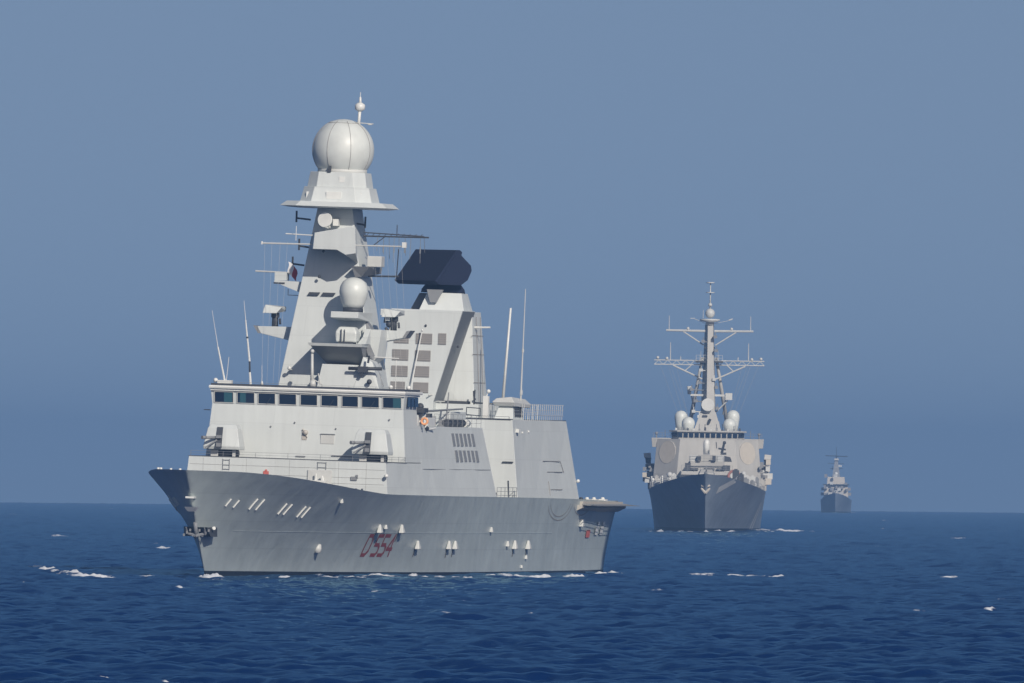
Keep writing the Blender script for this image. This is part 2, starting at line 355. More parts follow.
def build_sea():
    dense = np.linspace(-1.78, 1.78, 1000)
    grow = 1.78 + np.cumsum(0.01 * 1.16 ** np.arange(1, 58)); grow = grow[grow < 175]
    ang = np.radians(np.concatenate([-grow[::-1], dense, grow]))
    r = [0.05]
    while r[-1] < 640: r.append(r[-1] * 1.12 + 0.5)
    r[-1] = 640.0
    while r[-1] < 10600: r.append(r[-1] + 0.42 * (r[-1] / 765) ** 1.4)
    while r[-1] < 16000: r.append(r[-1] + 400)
    r = np.array(r); nr, nc = len(r), len(ang)
    Rr, An = np.meshgrid(r, ang, indexing='ij')
    X = Rr * np.sin(An); Y = Rr * np.cos(An)
    T1 = ocean_tile(1024, 211.0, 7.5, 72, 0.40, 11, 2.5); T2 = ocean_tile(512, 47.0, 2.3, 92, 0.20, 5, 1.4); T3 = ocean_tile(256, 900.0, 48.0, 80, 0.30, 9, 4)
    c, s_ = math.cos(0.31), math.sin(0.31)
    a = sample(T1, 211.0, X * c - Y * s_, X * s_ + Y * c); b = sample(T2, 47.0, X, Y); d = sample(T3, 900.0, X, Y)
    fade = np.clip((np.radians(14) - np.abs(An)) / np.radians(12), 0, 1) * np.clip((Rr - 300) / 300, 0, 1)
    dr = 0.42 * (Rr / 765) ** 1.4
    f1 = fade * np.clip(1.3 - dr / 14, 0.8, 1); f2 = fade * np.clip(1.3 - dr / 2.2, 0.45, 1)
    Z = a[0] * f1 + b[0] * f2 + d[0] * fade
    dx = 0.85 * a[1] * f1 + 0.8 * b[1] * f2; dy = 0.85 * a[2] * f1 + 0.8 * b[2] * f2
    dx, dy = dx * c + dy * s_, dy * c - dx * s_
    foam = np.zeros_like(Z)
    for cx, cy, hl, ch, st in CAPS:
        rr = math.hypot(cx, cy); i0, i1 = np.searchsorted(r, [rr - 40, rr + 40]); aa = math.atan2(cx, cy); w = (hl * 2.2) / rr
        j0, j1 = np.searchsorted(ang, [aa - w, aa + w])
        if i1 <= i0 or j1 <= j0: continue
        lx = (X[i0:i1, j0:j1] - cx) / hl; ly = Y[i0:i1, j0:j1] - cy
        wob = 0.9 * np.sin(lx * 2.3 + cx) + 0.5 * np.sin(lx * 5.1 + cy)
        env = np.exp(-np.abs(lx) ** 2.6)
        ridge = env * np.exp(-((ly - wob) / 1.3) ** 2)
        Z[i0:i1, j0:j1] += (ch * 1.35 + 0.06) * ridge * (0.8 + 0.12 * np.sin(lx * 7 + cy) + 0.1 * np.sin(lx * 17 + cx))
        sg = 0.25 + rr / 800
        foam[i0:i1, j0:j1] = np.maximum(foam[i0:i1, j0:j1], st * env * np.exp(-((ly - wob + 0.3) / sg) ** 2))
    X = X + dx; Y = Y + dy
    Z = Z - 0.16 - (Rr ** 2) / (2 * EARTH)
    co = np.stack([X, Y, Z], -1).astype(np.float32).reshape(-1)
    me = bpy.data.meshes.new('water')
    idx = np.arange(nr * nc).reshape(nr, nc)
    q = np.stack([idx[:-1, :-1], idx[:-1, 1:], idx[1:, 1:], idx[1:, :-1]], -1).reshape(-1).astype(np.int32)
    nq = q.size // 4
    me.vertices.add(nr * nc); me.vertices.foreach_set('co', co)
    me.loops.add(nq * 4); me.loops.foreach_set('vertex_index', q)
    me.polygons.add(nq); me.polygons.foreach_set('loop_start', np.arange(0, nq * 4, 4, dtype=np.int32)); me.polygons.foreach_set('loop_total', np.full(nq, 4, np.int32))
    me.polygons.foreach_set('use_smooth', np.ones(nq, bool))
    me.update(calc_edges=True)
    at = me.attributes.new('foam', 'FLOAT', 'POINT'); at.data.foreach_set('value', foam.astype(np.float32).reshape(-1))
    m, n, l, b = new_mat('sea_water')
    t = n.new('ShaderNodeTexCoord')
    def noise(scale, sx, sy, det):
        mp = n.new('ShaderNodeMapping'); mp.inputs['Scale'].default_value = (sx, sy, 1); l.new(t.outputs['Object'], mp.inputs['Vector'])
        no = n.new('ShaderNodeTexNoise'); no.inputs['Scale'].default_value = scale; no.inputs['Detail'].default_value = det; no.inputs['Roughness'].default_value = 0.6
        l.new(mp.outputs[0], no.inputs['Vector']); return no.outputs[0]
    bp = n.new('ShaderNodeBump'); bp.inputs['Strength'].default_value = 0.8; bp.inputs['Distance'].default_value = 0.09
    l.new(noise(1.5, 0.8, 1.0, 7), bp.inputs['Height'])
    # foam
    fa = n.new('ShaderNodeAttribute'); fa.attribute_name = 'foam'
    fn = noise(1.0, 3.2, 1.2, 6)
    ad = n.new('ShaderNodeMath'); ad.operation = 'MULTIPLY_ADD'; l.new(fn, ad.inputs[0]); ad.inputs[1].default_value = 1.6; ad.inputs[2].default_value = -0.8
    su = n.new('ShaderNodeMath'); su.operation = 'ADD'; l.new(fa.outputs['Fac'], su.inputs[0]); l.new(ad.outputs[0], su.inputs[1])
    mr = n.new('ShaderNodeMapRange'); mr.inputs[1].default_value = 0.40; mr.inputs[2].default_value = 0.95; l.new(su.outputs[0], mr.inputs[0])
    gt = n.new('ShaderNodeMath'); gt.operation = 'GREATER_THAN'; gt.inputs[1].default_value = 0.08; l.new(fa.outputs['Fac'], gt.inputs[0])
    mm = n.new('ShaderNodeMath'); mm.operation = 'MULTIPLY'; l.new(mr.outputs[0], mm.inputs[0]); l.new(gt.outputs[0], mm.inputs[1])
    fb = n.new('ShaderNodeBsdfDiffuse'); fb.inputs['Color'].default_value = (0.8, 0.82, 0.85, 1)
    mx = n.new('ShaderNodeMixShader'); l.new(mm.outputs[0], mx.inputs[0]); l.new(fb.outputs[0], mx.inputs[2])
    # body colour of the water below a rough surface whose effective reflectance stays low even at grazing view
    db = n.new('ShaderNodeBsdfDiffuse'); db.inputs['Color'].default_value = (0.0008, 0.019, 0.093, 1); l.new(bp.outputs[0], db.inputs['Normal'])
    gb = n.new('ShaderNodeBsdfGlossy'); gb.inputs['Color'].default_value = (0.45, 0.78, 1.0, 1); gb.inputs['Roughness'].default_value = 0.06; l.new(bp.outputs[0], gb.inputs['Normal'])
    fr = n.new('ShaderNodeFresnel'); fr.inputs['IOR'].default_value = 1.333; l.new(bp.outputs[0], fr.inputs['Normal'])
    fm = n.new('ShaderNodeMapRange'); fm.inputs[1].default_value = 0.14; fm.inputs[2].default_value = 0.95; fm.inputs[3].default_value = 0.0; fm.inputs[4].default_value = 0.56; l.new(fr.outputs[0], fm.inputs[0])
    ws = n.new('ShaderNodeMixShader'); l.new(fm.outputs[0], ws.inputs[0]); l.new(db.outputs[0], ws.inputs[1]); l.new(gb.outputs[0], ws.inputs[2])
    l.new(ws.outputs[0], mx.inputs[1])
    n.remove(b)
    l.new(mx.outputs[0], n['Material Output'].inputs['Surface'])
    me.materials.append(m)
    o = bpy.data.objects.new('water', me); sc.collection.objects.link(o); tag(o, kind='structure')
build_sea()
# ------------------------------------------------------------------ haze
HAZE_DENSITY = 1.0e-4
hb = MB()
_hx, _hy0, _hy1, _hz0, _hz1 = 18000, -17500, 17500, -19, 56
hb.hexa([(-_hx, _hy0, _hz0), (_hx, _hy0, _hz0), (_hx, _hy1, _hz0), (-_hx, _hy1, _hz0)], [(-_hx, _hy0, _hz1), (_hx, _hy0, _hz1), (_hx, _hy1, _hz1), (-_hx, _hy1, _hz1)])
hm = bpy.data.materials.new('haze'); hm.use_nodes = True
for n_ in list(hm.node_tree.nodes): hm.node_tree.nodes.remove(n_)
pv = hm.node_tree.nodes.new('ShaderNodeVolumePrincipled'); mo = hm.node_tree.nodes.new('ShaderNodeOutputMaterial')
pv.inputs['Color'].default_value = (0.245, 0.435, 0.725, 1); pv.inputs['Density'].default_value = HAZE_DENSITY; pv.inputs['Anisotropy'].default_value = 0.0
hm.node_tree.links.new(pv.outputs[0], mo.inputs['Volume'])
M['haze'] = hm
tag(hb.build('haze', 'haze'), kind='stuff')
# ------------------------------------------------------------------ nearest ship
H1 = Hull(9.5, 142.0, 8.4,
          [0, 1.5, 4.5, 9.5, 15.5, 21.5, 29.5, 36.5, 43.5, 54.5, 69.5, 89.5, 109.5, 131.5, 152.0],
          [0.15, 1.45, 3.05, 4.75, 6.15, 7.1, 8.0, 8.45, 8.75, 9.05, 9.25, 9.35, 9.35, 9.3, 8.9],
          [-9.5, -5, 0, 6, 12, 20, 27, 34, 45, 60, 80, 100, 122, 131, 144],
          [8.4, 8.38, 8.25, 8.0, 7.7, 7.3, 7.0, 6.8, 6.75, 6.7, 6.65, 6.6, 6.5, 6.42, 6.35],
          [0, 3, 10, 20, 30, 40, 50, 60, 75, 90, 120, 142],
          [0.03, 0.6, 1.75, 3.3, 4.8, 6.1, 7.1, 7.9, 8.6, 8.8, 8.7, 8.0], power=1.7)
S1 = empty('warship')
tag(S1, 'nearest grey warship with big white radome ball on its mast and red D 554', 'warship', 'warships steaming in line')
hull1 = H1.mesh('hull', S1)
place(S1, -24.422, 1603.76, -0.173, 10.0, 1.4)
# ---- hull fittings of the nearest ship
def on_hull(H, a, z, off=0.02, side=1): return (a, side * (H.half(a, z) + off), z)
def stroke(mb, H, pts, w, off=0.025, side=1, seg=0.25):
    """a flat painted stroke following the plating; pts in (a, z), w = width"""
    for (a0, z0), (a1, z1) in zip(pts[:-1], pts[1:]):
        L = math.hypot(a1 - a0, z1 - z0); n = max(1, int(L / seg)); da, dz = (a1 - a0) / L, (z1 - z0) / L
        na, nz = -dz * w / 2, da * w / 2; vs = []
        e = w / 2 * 0.98
        for i in range(n + 1):
            t = i / n; a = a0 - da * e + (a1 - a0 + 2 * da * e) * t; z = z0 - dz * e + (z1 - z0 + 2 * dz * e) * t
            vs += [on_hull(H, a + na, z + nz, off, side), on_hull(H, a - na, z - nz, off, side)]
        off += 0.003
        mb.add(vs, [(2 * i, 2 * i + 1, 2 * i + 3, 2 * i + 2) for i in range(n)])
for sd in (1, -1):
    mb = MB()
    # digits run from the bow aft on the port side (mirrored order to starboard keeps them readable)
    def glyph(ch, a0, w, z0=1.75, z1=3.35):
        zm = (z0 + z1) / 2 + 0.05
        A = (lambda u: a0 + u * w) if sd == 1 else (lambda u: a0 + (1 - u) * w)
        if ch == 'D': P = [[(A(0), z0), (A(0), z1)], [(A(0), z1), (A(.6), z1)], [(A(.6), z1), (A(1), z1 - .35)], [(A(1), z1 - .35), (A(1), z0 + .35)], [(A(1), z0 + .35), (A(.6), z0)], [(A(.6), z0), (A(0), z0)]]
        if ch == '5': P = [[(A(1), z1), (A(.05), z1)], [(A(.05), z1), (A(.05), zm)], [(A(.05), zm), (A(.75), zm)], [(A(.75), zm), (A(1), zm - .25)], [(A(1), zm - .25), (A(1), z0 + .25)], [(A(1), z0 + .25), (A(.75), z0)], [(A(.75), z0), (A(0), z0)]]
        if ch == '4': P = [[(A(.75), z0), (A(.75), z1)], [(A(.75), z1), (A(0), z0 + .5)], [(A(0), z0 + .5), (A(1), z0 + .5)]]
        for p in P: stroke(mb, H1, p, 0.30, 0.02, sd)
    order = 'D554' if sd == 1 else '455D'
    xs = [35.6, 38.3, 40.35, 42.4] if sd == 1 else [35.6, 37.7, 39.8, 42.4]
    for ch, a0 in zip(order, xs): glyph(ch, a0, 1.55)
    mb.build('hull_number', 'red', hull1)
    for a0, z0, z1 in ((-2.25, 5.58, 6.18), (-.8, 5.48, 6.09), (2.25, 5.36, 6.24), (3.6, 5.32, 6.2), (8.7, 5.02, 5.9), (9.95, 4.98, 5.85), (13.35, 4.80, 5.70), (14.5, 4.76, 5.64)):
        mb = MB(); mb.path([on_hull(H1, a0 + .1 * t, z0 + (z1 - z0) * t, .07, sd) for t in (0, .35, .7, 1)], .065, 6)
        mb.build('white_mark', 'white', hull1)
    # scupper hoods with a dark run below each
    for a0, z0, s in ((36.9, 3.95, 1.0), (38.8, 4.1, .5), (44.06, 3.95, 1.0), (51.4, 2.62, 1.0), (62.6, 2.62, 1.0), (64.9, 2.62, 1.0), (79.6, 3.9, .6), (88.1, 2.7, .65), (91.3, 2.62, 1.05), (97.9, 2.6, 1.05), (97.9, 1.55, .45), (96.1, .75, .35), (20.7, 6.2, .5), (124.3, 4.45, .9)):
        mb = MB(); y = H1.half(a0, z0) ; w = .5 * s; h = .36 * s; d = .34 * s
        P = lambda a, yy, z: (a, sd * yy, z)
        y -= .05
        mb.hexa([P(a0 - w, y, z0 - h), P(a0 + w, y, z0 - h), P(a0 + w, y + d + .1, z0 - h), P(a0 - w, y + d + .1, z0 - h)],
                [P(a0 - w * .35, y + .12 * s, z0 + h), P(a0 + w * .35, y + .12 * s, z0 + h), P(a0 + w * .35, y + d * .5 + .12, z0 + h), P(a0 - w * .35, y + d * .5 + .12, z0 + h)])
        ho = mb.build('scupper_hood', 'pale', hull1, bevel=.07 * s)
        if s > .9:
            mb = MB(); stroke(mb, H1, [(a0, z0 - h - .08), (a0, z0 - h - .62 + .2 * random.random())], .26, .02, sd); mb.build('drain_stain', 'rust', ho)
    mb = MB(); p = on_hull(H1, 23.5, 2.25, .02, sd); mb.lathe((p[0], p[1], p[2]), [(.28, -.35), (.34, 0), (.28, .35)], 10); mb.build('mooring_light', 'pale', hull1)
# rubbing strake and plating lines
for z, a1, w in ((3.6, 110, .05),):
    for sd in (1, -1):
        mb = MB(); pts = [(a, z) for a in np.linspace(2 if z > 2 else 4, a1, 60)]
        for (a0, z0), (a2, z2) in zip(pts[:-1], pts[1:]):
            mb.add([on_hull(H1, a0, z0 - w / 2, .028, sd), on_hull(H1, a2, z2 - w / 2, .028, sd), on_hull(H1, a2, z2 + w / 2, .012, sd), on_hull(H1, a0, z0 + w / 2, .012, sd)], [(0, 1, 2, 3)])
        mb.build('weld_strake', 'hull', hull1)
# anchor in its recess at the stem
mb = MB(); mb.m = 0
mb.hexa([(-3.3, -1.0, 3.1), (-1.6, -1.5, 3.1), (-1.6, 1.2, 3.1), (-3.3, 1.0, 3.1)], [(-4.4, -.9, 3.85), (-2.0, -1.5, 3.85), (-2.0, 1.25, 3.85), (-4.4, .85, 3.85)])
an = mb.build('anchor_recess', 'dark', hull1)
mb = MB(); mb.tube((-4.9, 0, 4.2), (-4.3, 0, 3.0), .16, .16, 8)
for s in (-1, 1): mb.tube((-4.5, 0, 3.15), (-4.35, s * .75, 3.35), .14, .1, 6); mb.tube((-4.35, s * .72, 3.3), (-4.8, s * .75, 3.8), .12, .05, 6)
for k in range(9): mb.box(-4.75 + k * .06, -4.6 + k * .06, -1.0 + k * .24, -.86 + k * .24, 3.1 + (k % 3) * .2, 3.3 + (k % 3) * .2)
mb.build('anchor', 'mid', hull1)
mb = MB(); mb.tube((-3.0, 1.05, 3.75), (-3.3, 1.25, 3.8), .14, .14, 8); mb.build('towing_light', 'white', hull1)
mb = MB(); mb.box(-7.6, -6.7, -.35, .35, 6.15, 6.3); mb.hexa([(-6.8, -.3, 5.1), (-6.2, -.3, 5.1), (-6.2, .3, 5.1), (-6.8, .3, 5.1)], [(-7.2, -.5, 5.45), (-6.3, -.5, 5.45), (-6.3, .5, 5.45), (-7.2, .5, 5.45)]); mb.each('bow_fairlead', 'white', hull1)
mb = MB()
for a0, y0 in ((-7.4, -.9), (-6.6, -1.8), (-1.5, -3.6), (-1.1, -3.9)): mb.tube((a0, y0, 8.1), (a0, y0, 8.5), .13, .1, 8)
mb.each('bollard', 'white', S1)
# ---- superstructure of the nearest ship
def prism_side(mb, sec):
    """sec: list of (a, half breadth low, z low, half breadth high, z high), joined bow to stern"""
    rings = [[(a, -b0, z0), (a, b0, z0), (a, b1, z1), (a, -b1, z1)] for a, b0, z0, b1, z1 in sec]
    return mb.loft(rings)
mb = MB(); prism_side(mb, [(34.0, 8.45, 6.6, 8.2, 9.36), (36.2, 8.56, 6.6, 8.3, 9.36), (42.3, 8.76, 6.6, 8.42, 9.36)])
deckhouse = mb.build('forward_deckhouse', 'sup', S1)
mb = MB(); prism_side(mb, [(34.02, 8.25, 9.362, 8.25, 9.42), (42.3, 8.47, 9.362, 8.47, 9.42)]); mb.build('gun_deck', 'deck', S1)
# deckhouse fittings
mb = MB()
for y in (-5.35, -4.8): mb.tube((33.94, y, 8.35), (33.94, y, 9.25), .025)
for z in (8.4, 8.75, 9.15): mb.tube((33.94, -5.35, z), (33.94, -4.8, z), .022)
mb.build('rung_ladder', 'mid', deckhouse)
mb = MB()
for y in (2.55, 3.25): mb.tube((33.94, y, 8.35), (33.94, y, 9.25), .025)
for z in (8.4, 8.8, 9.2): mb.tube((33.94, 2.5, z), (33.94, 3.3, z), .022)
mb.build('rung_ladder', 'mid', deckhouse)
mb = MB(); mb.box(33.92, 33.99, -1.95, -1.5, 8.1, 8.35); mb.disc((33.93, -1.72, 8.4), (-1, 0, 0), .1, .04); mb.build('fire_sign', 'brightred', deckhouse)
mb = MB(); mb.box(33.86, 33.99, 1.75, 3.75, 7.2, 8.6); dl = mb.build('locker_panel', 'pale', deckhouse, bevel=.03)
mb = MB(); mb.box(33.2, 33.8, 2.1, 3.4, 7.0, 7.75); mb.tube((33.5, 2.5, 7.7), (33.5, 2.5, 8.3), .09); mb.tube((33.5, 3.1, 7.7), (33.5, 3.0, 8.1), .14); mb.build('capstan', 'white', S1)
mb = MB()
for y0, z0, w, h in ((5.35, 7.85, .5, .3), (5.75, 8.0, .18, .3)): mb.box(33.88, 33.99, y0, y0 + w, z0, z0 + h)
mb.build('hose_box', 'mid', deckhouse)
mb = MB(); mb.ball((33.6, 8.35, 8.3), .17, 10); mb.tube((33.9, 8.4, 8.3), (33.6, 8.35, 8.3), .04); mb.build('deck_light', 'white', deckhouse)
mb = MB()
for z in (7.55, 8.05, 8.75): mb.tube((33.99, -8.1, z), (33.99, 8.1, z), .012)
for y in (-7.0, -3.4, .2, 4.3, 6.6): mb.tube((33.99, y, 7.1), (33.99, y, 9.3), .010)
mb.build('seam_weld', 'grille', deckhouse)
mb = MB()
for y in (6.1, 6.6): mb.tube((32.4, y, 6.7), (32.4, y, 7.2), .09, .09, 8)
mb.box(32.2, 32.6, 5.9, 6.9, 6.6, 6.75)
mb.build('deck_bitts', 'dark', S1)
# low rail round the forecastle edge beside the deckhouse
mb = MB(); mb.rail([(34.2, -8.1, 9.42), (34.2, 8.1, 9.42), (42.0, 8.35, 9.42)], .42, 2.4, 2, .016); mb.build('railing', 'mid', S1)
# bridge block
mb = MB()
BR = [(9.42, 42.0, 8.35), (13.72, 42.3, 8.0), (14.98, 42.05, 8.12)]
mb.loft([[(a, -b, z), (48.6, -b - .155 + (z - 9.42) * .046, z), (48.6, b + .155 - (z - 9.42) * .046, z), (a, b, z)] for z, a, b in BR])
bridge = mb.build('bridge_block', 'sup', S1)
mb = MB(); mb.loft([[(41.75, -8.2, 14.99), (49.2, -8.3, 14.99), (49.2, 8.3, 14.99), (41.75, 8.2, 14.99)], [(41.7, -8.24, 15.12), (49.2, -8.34, 15.12), (49.2, 8.34, 15.12), (41.7, 8.24, 15.12)], [(41.75, -8.2, 15.24), (49.2, -8.3, 15.24), (49.2, 8.3, 15.24), (41.75, 8.2, 15.24)]]); brim = mb.build('bridge_roof', 'white', S1)
mb = MB(); mb.box(41.95, 49.1, -8.1, 8.1, 15.243, 15.42); mb.build('roof_coaming', 'dark', brim)
# windows
wy = [(-7.78, -6.25), (-5.88, -4.48), (-4.12, -2.74), (-2.38, -0.98), (-.58, .78), (1.16, 2.5), (2.9, 4.2), (4.55, 5.95), (6.31, 7.82)]
for k, (y0, y1) in enumerate(wy):
    fa = lambda z: 42.3 + (z - 13.72) / 1.26 * -.25
    mb = MB(); zb, zt = 13.86, 14.70
    def qd(y0, y1, z0, z1, off, th=.05): mb.hexa([(fa(z0) - off, y0, z0), (fa(z0) - off + th, y0, z0), (fa(z0) - off + th, y1, z0), (fa(z0) - off, y1, z0)], [(fa(z1) - off, y0, z1), (fa(z1) - off + th, y0, z1), (fa(z1) - off + th, y1, z1), (fa(z1) - off, y1, z1)])
    t = .055
    qd(y0 - t, y1 + t, zb - t, zb, .07, .12); qd(y0 - t, y1 + t, zt, zt + t, .07, .12); qd(y0 - t, y0, zb, zt, .07, .12); qd(y1, y1 + t, zb, zt, .07, .12)
    wf = mb.build('window', 'pale', bridge)
    mb = MB(); qd(y0, y1, zb, zt, .02, .05); pane = mb.build('pane', 'glass', wf)
    if k in (0, 1, 8):
        mb = MB(); f = (.5, .95) if k == 0 else ((.15, .5) if k == 1 else (.55, 1.0)); qd(y0 + (y1 - y0) * f[0], y0 + (y1 - y0) * f[1], zb + .02, zt - .02, .03, .02); mb.build('tinted_blind', 'tint', wf)
    if k in (2, 5, 7):
        mb = MB(); ym = (y0 + y1) / 2; mb.tube((fa(13.86) - .12, ym, 13.82), (fa(14.3) - .12, ym + .35, 14.35), .02); mb.build('wiper', 'dark', wf)
for a0, a1 in ((43.3, 44.6), (44.95, 46.2), (46.55, 48.1)):
    for s in (1, -1):
        mb = MB(); mb.box(a0, a1, s * 8.13, s * 8.17, 13.98, 14.78); wf = mb.build('side_window', 'glass', bridge)
mb = MB(); mb.box(41.9, 49.0, -8.13, 8.13, 14.82, 14.975); mb.build('sun_visor', 'white', bridge)
# faint flat fittings of the bridge front
mb = MB(); mb.box(42.05, 42.18, -.35, .05, 11.0, 11.75); mb.ball((41.95, -.05, 11.6), .22, 8); mb.tube((42, -.3, 11.9), (42, .1, 11.2), .05); mb.build('fire_hose_station', 'beige', bridge)
mb = MB(); mb.box(42.05, 42.17, 1.2, 2.35, 10.72, 11.45); mb.build('access_hatch', 'pale', bridge, bevel=.03)
mb = MB(); mb.box(42.0, 42.2, 1.2, 2.4, 11.50, 11.56); mb.box(41.9, 42.1, -.8, .0, 9.6, 9.68); mb.box(41.9, 42.1, 2.2, 4.0, 9.75, 9.82)
for y, z in ((-3.0, 12.0), (2.45, 12.0), (6.9, 12.9), (-1.0, 12.4)): mb.ball((42.1, y, z), .07, 6)
mb.each('pipe_or_lamp', 'mid', bridge)
mb = MB(); mb.tube((42.6, -8.2, 13.2), (42.6, -8.75, 13.2), .04); mb.build('side_lamp_bracket', 'dark', bridge)
# guns
def gun(y, sc_=1.0):
    """stealth 76 mm mount: faceted shield with an open barrel slot, short barrel trained to starboard"""
    g = MB(); w = 1.58
    c = 39.3
    def ring(z, hw, f, r): return [(c - f, y - hw * .96, z), (c - f - .1, y - hw * .25, z), (c - f - .1, y + hw * .25, z), (c - f, y + hw * .96, z), (c + .2, y + hw, z), (c + r, y + hw * .7, z), (c + r, y - hw * .7, z), (c + .2, y - hw, z)]
    g.loft([ring(9.98, w, 1.75, 2.1), ring(10.25, w * 1.0, 1.85, 2.1), ring(11.7, w * .82, 1.5, 1.7), ring(12.05, w * .70, 1.2, 1.3)])
    sh = g.build('gun_shield', 'sup', S1, bevel=.05)
    g = MB(); g.hexa([(c - 2.16, y - .45, 10.12), (c - 1.9, y - .45, 10.12), (c - 1.9, y + .05, 10.12), (c - 2.16, y + .05, 10.12)], [(c - 1.66, y - .42, 11.82), (c - 1.3, y - .42, 11.82), (c - 1.3, y + .06, 11.82), (c - 1.66, y + .06, 11.82)]); g.build('barrel_slot', 'dark', sh)
    g = MB(); g.box(c - 2.2, c - 1.9, y - .4, y + .02, 10.9, 11.15); g.box(c - 2.2, c - 1.8, y - .38, y, 10.2, 10.5); g.build('slot_cover', 'mid', sh)
    g = MB(); g.tube((c - 1.6, y - .2, 10.95), (c - 2.9, y - 1.25, 10.92), .14, .11, 10); g.tube((c - 2.8, y - 1.15, 10.92), (c - 3.1, y - 1.38, 10.92), .15, .15, 10); g.tube((c - 2.0, y - .35, 10.75), (c - 2.6, y - 1.2, 10.1), .08, .05); g.build('barrel', 'mid', sh)
    g = MB(); g.lathe((c, y, 9.42), [(1.15, 0), (1.15, .5), (1.05, .56)], 20); g.build('gun_base', 'dark', sh)
    g = MB(); g.box(c - 1.35, c - 1.2, y - .95, y - .35, 9.43, 9.95); g.box(c - 1.35, c - 1.2, y + .85, y + 1.1, 9.43, 9.95); g.build('base_bracket', 'pale', sh)
for y in (-6.2, 6.2): gun(y)
# superstructure abreast and abaft the bridge
mb = MB(); prism_side(mb, [(42.302, 8.76, 6.6, 8.42, 9.36), (48.618, 8.94, 6.6, 8.525, 9.36)]); mb.build('bridge_base', 'sup', S1)
mb = MB(); prism_side(mb, [(48.62, 8.94, 6.6, 8.07, 12.42), (60, 9.08, 6.6, 7.98, 12.42), (72, 9.15, 6.6, 7.88, 12.42), (81.0, 9.2, 6.6, 7.75, 12.42)])
mid = mb.build('midship_house', 'sup', S1)
def side_y(a, z):
    b0 = interp(a, [48.62, 60, 72, 81], [8.94, 9.08, 9.15, 9.2]); b1 = interp(a, [48.62, 60, 72, 81], [8.06, 7.98, 7.88, 7.75]); return b0 + (b1 - b0) * (z - 6.6) / 5.82
for row, (a0, z0, z1) in enumerate(((64.6, 10.85, 11.9), (65.0, 9.55, 10.5))):
    for k in range(6):
        aa = a0 + k * 1.95
        for s in (1, -1):
            mb = MB(); mb.hexa([(aa, s * (side_y(aa, z0) - .02), z0), (aa + 1.15, s * (side_y(aa, z0) - .02), z0), (aa + 1.15, s * (side_y(aa, z0) + .03), z0), (aa, s * (side_y(aa, z0) + .03), z0)],
                    [(aa, s * (side_y(aa, z1) - .02), z1), (aa + 1.15, s * (side_y(aa, z1) - .02), z1), (aa + 1.15, s * (side_y(aa, z1) + .03), z1), (aa, s * (side_y(aa, z1) + .03), z1)])
            mb.build('vent_louvre', 'mid', mid)
mb = MB()
for z in (8.9,):
    for a0, a1 in ((48.8, 80.6),):
        mb.tube((a0, side_y(a0, z) + .01, z), (a1, side_y(a1, z) + .01, z), .025)
mb.build('seam_weld', 'mid', mid)
# bridge wing area: fittings on the roof of the midship house
mb = MB(); mb.box(49.3, 52.0, 6.2, 8.0, 12.42, 13.4); mb.box(50.0, 51.2, 7.2, 8.3, 13.0, 13.9); mb.build('wing_bulwark', 'sup', S1, bevel=.04)
mb = MB(); mb.box(49.0, 50.8, 7.4, 8.55, 13.55, 13.95); mb.build('wing_platform', 'dark', S1)
mb = MB(); mb.box(54.0, 57.5, 6.6, 7.95, 12.42, 13.15); mb.tube((52.5, 8.0, 12.1), (55.5, 8.35, 12.3), .09); mb.build('deck_locker', 'white', S1, bevel=.06)
mb = MB(); mb.tube((54.5, 7.2, 13.15), (54.5, 7.2, 14.0), .12); mb.ball((54.5, 7.2, 14.05), .3, 10); mb.box(55.3, 56.3, 7.0, 7.9, 13.16, 13.5); mb.tube((52, 7.9, 12.5), (52.6, 8.2, 12.2), .2); mb.build('searchlight', 'dark', S1)
mb = MB(); mb.rail([(57.5, 7.85, 12.42), (80.6, 7.7, 12.42)], 1.05, 2.2, 3, .016); mb.rail([(57.5, -7.85, 12.42), (80.6, -7.7, 12.42)], 1.05, 2.2, 3, .016); mb.build('railing', 'mid', S1)
for k in range(5):
    mb = MB(); mb.tube((66 + k * 2.2, 7.3, 12.75), (67.4 + k * 2.2, 7.3, 12.75), .32, .32, 12); mb.box(66.1 + k * 2.2, 67.3 + k * 2.2, 7.2, 7.4, 12.42, 12.5); mb.build('raft_canister', 'dark' if k < 4 else 'white', S1)
mb = MB(); mb.tube((62.5, 6.0, 13.65), (76, 6.9, 13.95), .10, .07); mb.tube((70.5, 6.5, 12.4), (70.9, 6.6, 15.3), .10, .05); mb.box(69.8, 71.6, 6.0, 7.0, 12.42, 13.0); mb.build('boat_crane', 'mid', S1)
mb = MB(); mb.box(72.0, 79.5, 3.0, 6.6, 12.42, 13.7); mb.build('deck_house', 'sup', S1, bevel=.04)
mb = MB(); mb.box(60.0, 66.5, 4.2, 6.4, 12.42, 13.3); mb.build('uptake_box', 'pale', S1, bevel=.04)
# boat bay: deckhouse core between the two blocks
mb = MB(); mb.box(80.9, 91.4, -4.2, 4.2, 6.3, 12.3); mb.build('boat_bay_house', 'sup', S1)
mb = MB(); mb.rail([(81.3, 9.15, 6.45), (90.8, 9.15, 6.45)], 1.0, 1.6, 3, .022); mb.rail([(81.3, -9.15, 6.45), (90.8, -9.15, 6.45)], 1.0, 1.6, 3, .022); mb.build('railing', 'mid', S1)
mb = MB(); mb.tube((89.6, 8.7, 6.4), (89.0, 8.7, 8.0), .07); mb.box(91.0, 91.25, 7.8, 8.7, 9.55, 9.63); mb.box(83.0, 84.2, 8.0, 8.6, 6.4, 7.0); mb.build('boat_davit', 'dark', S1)
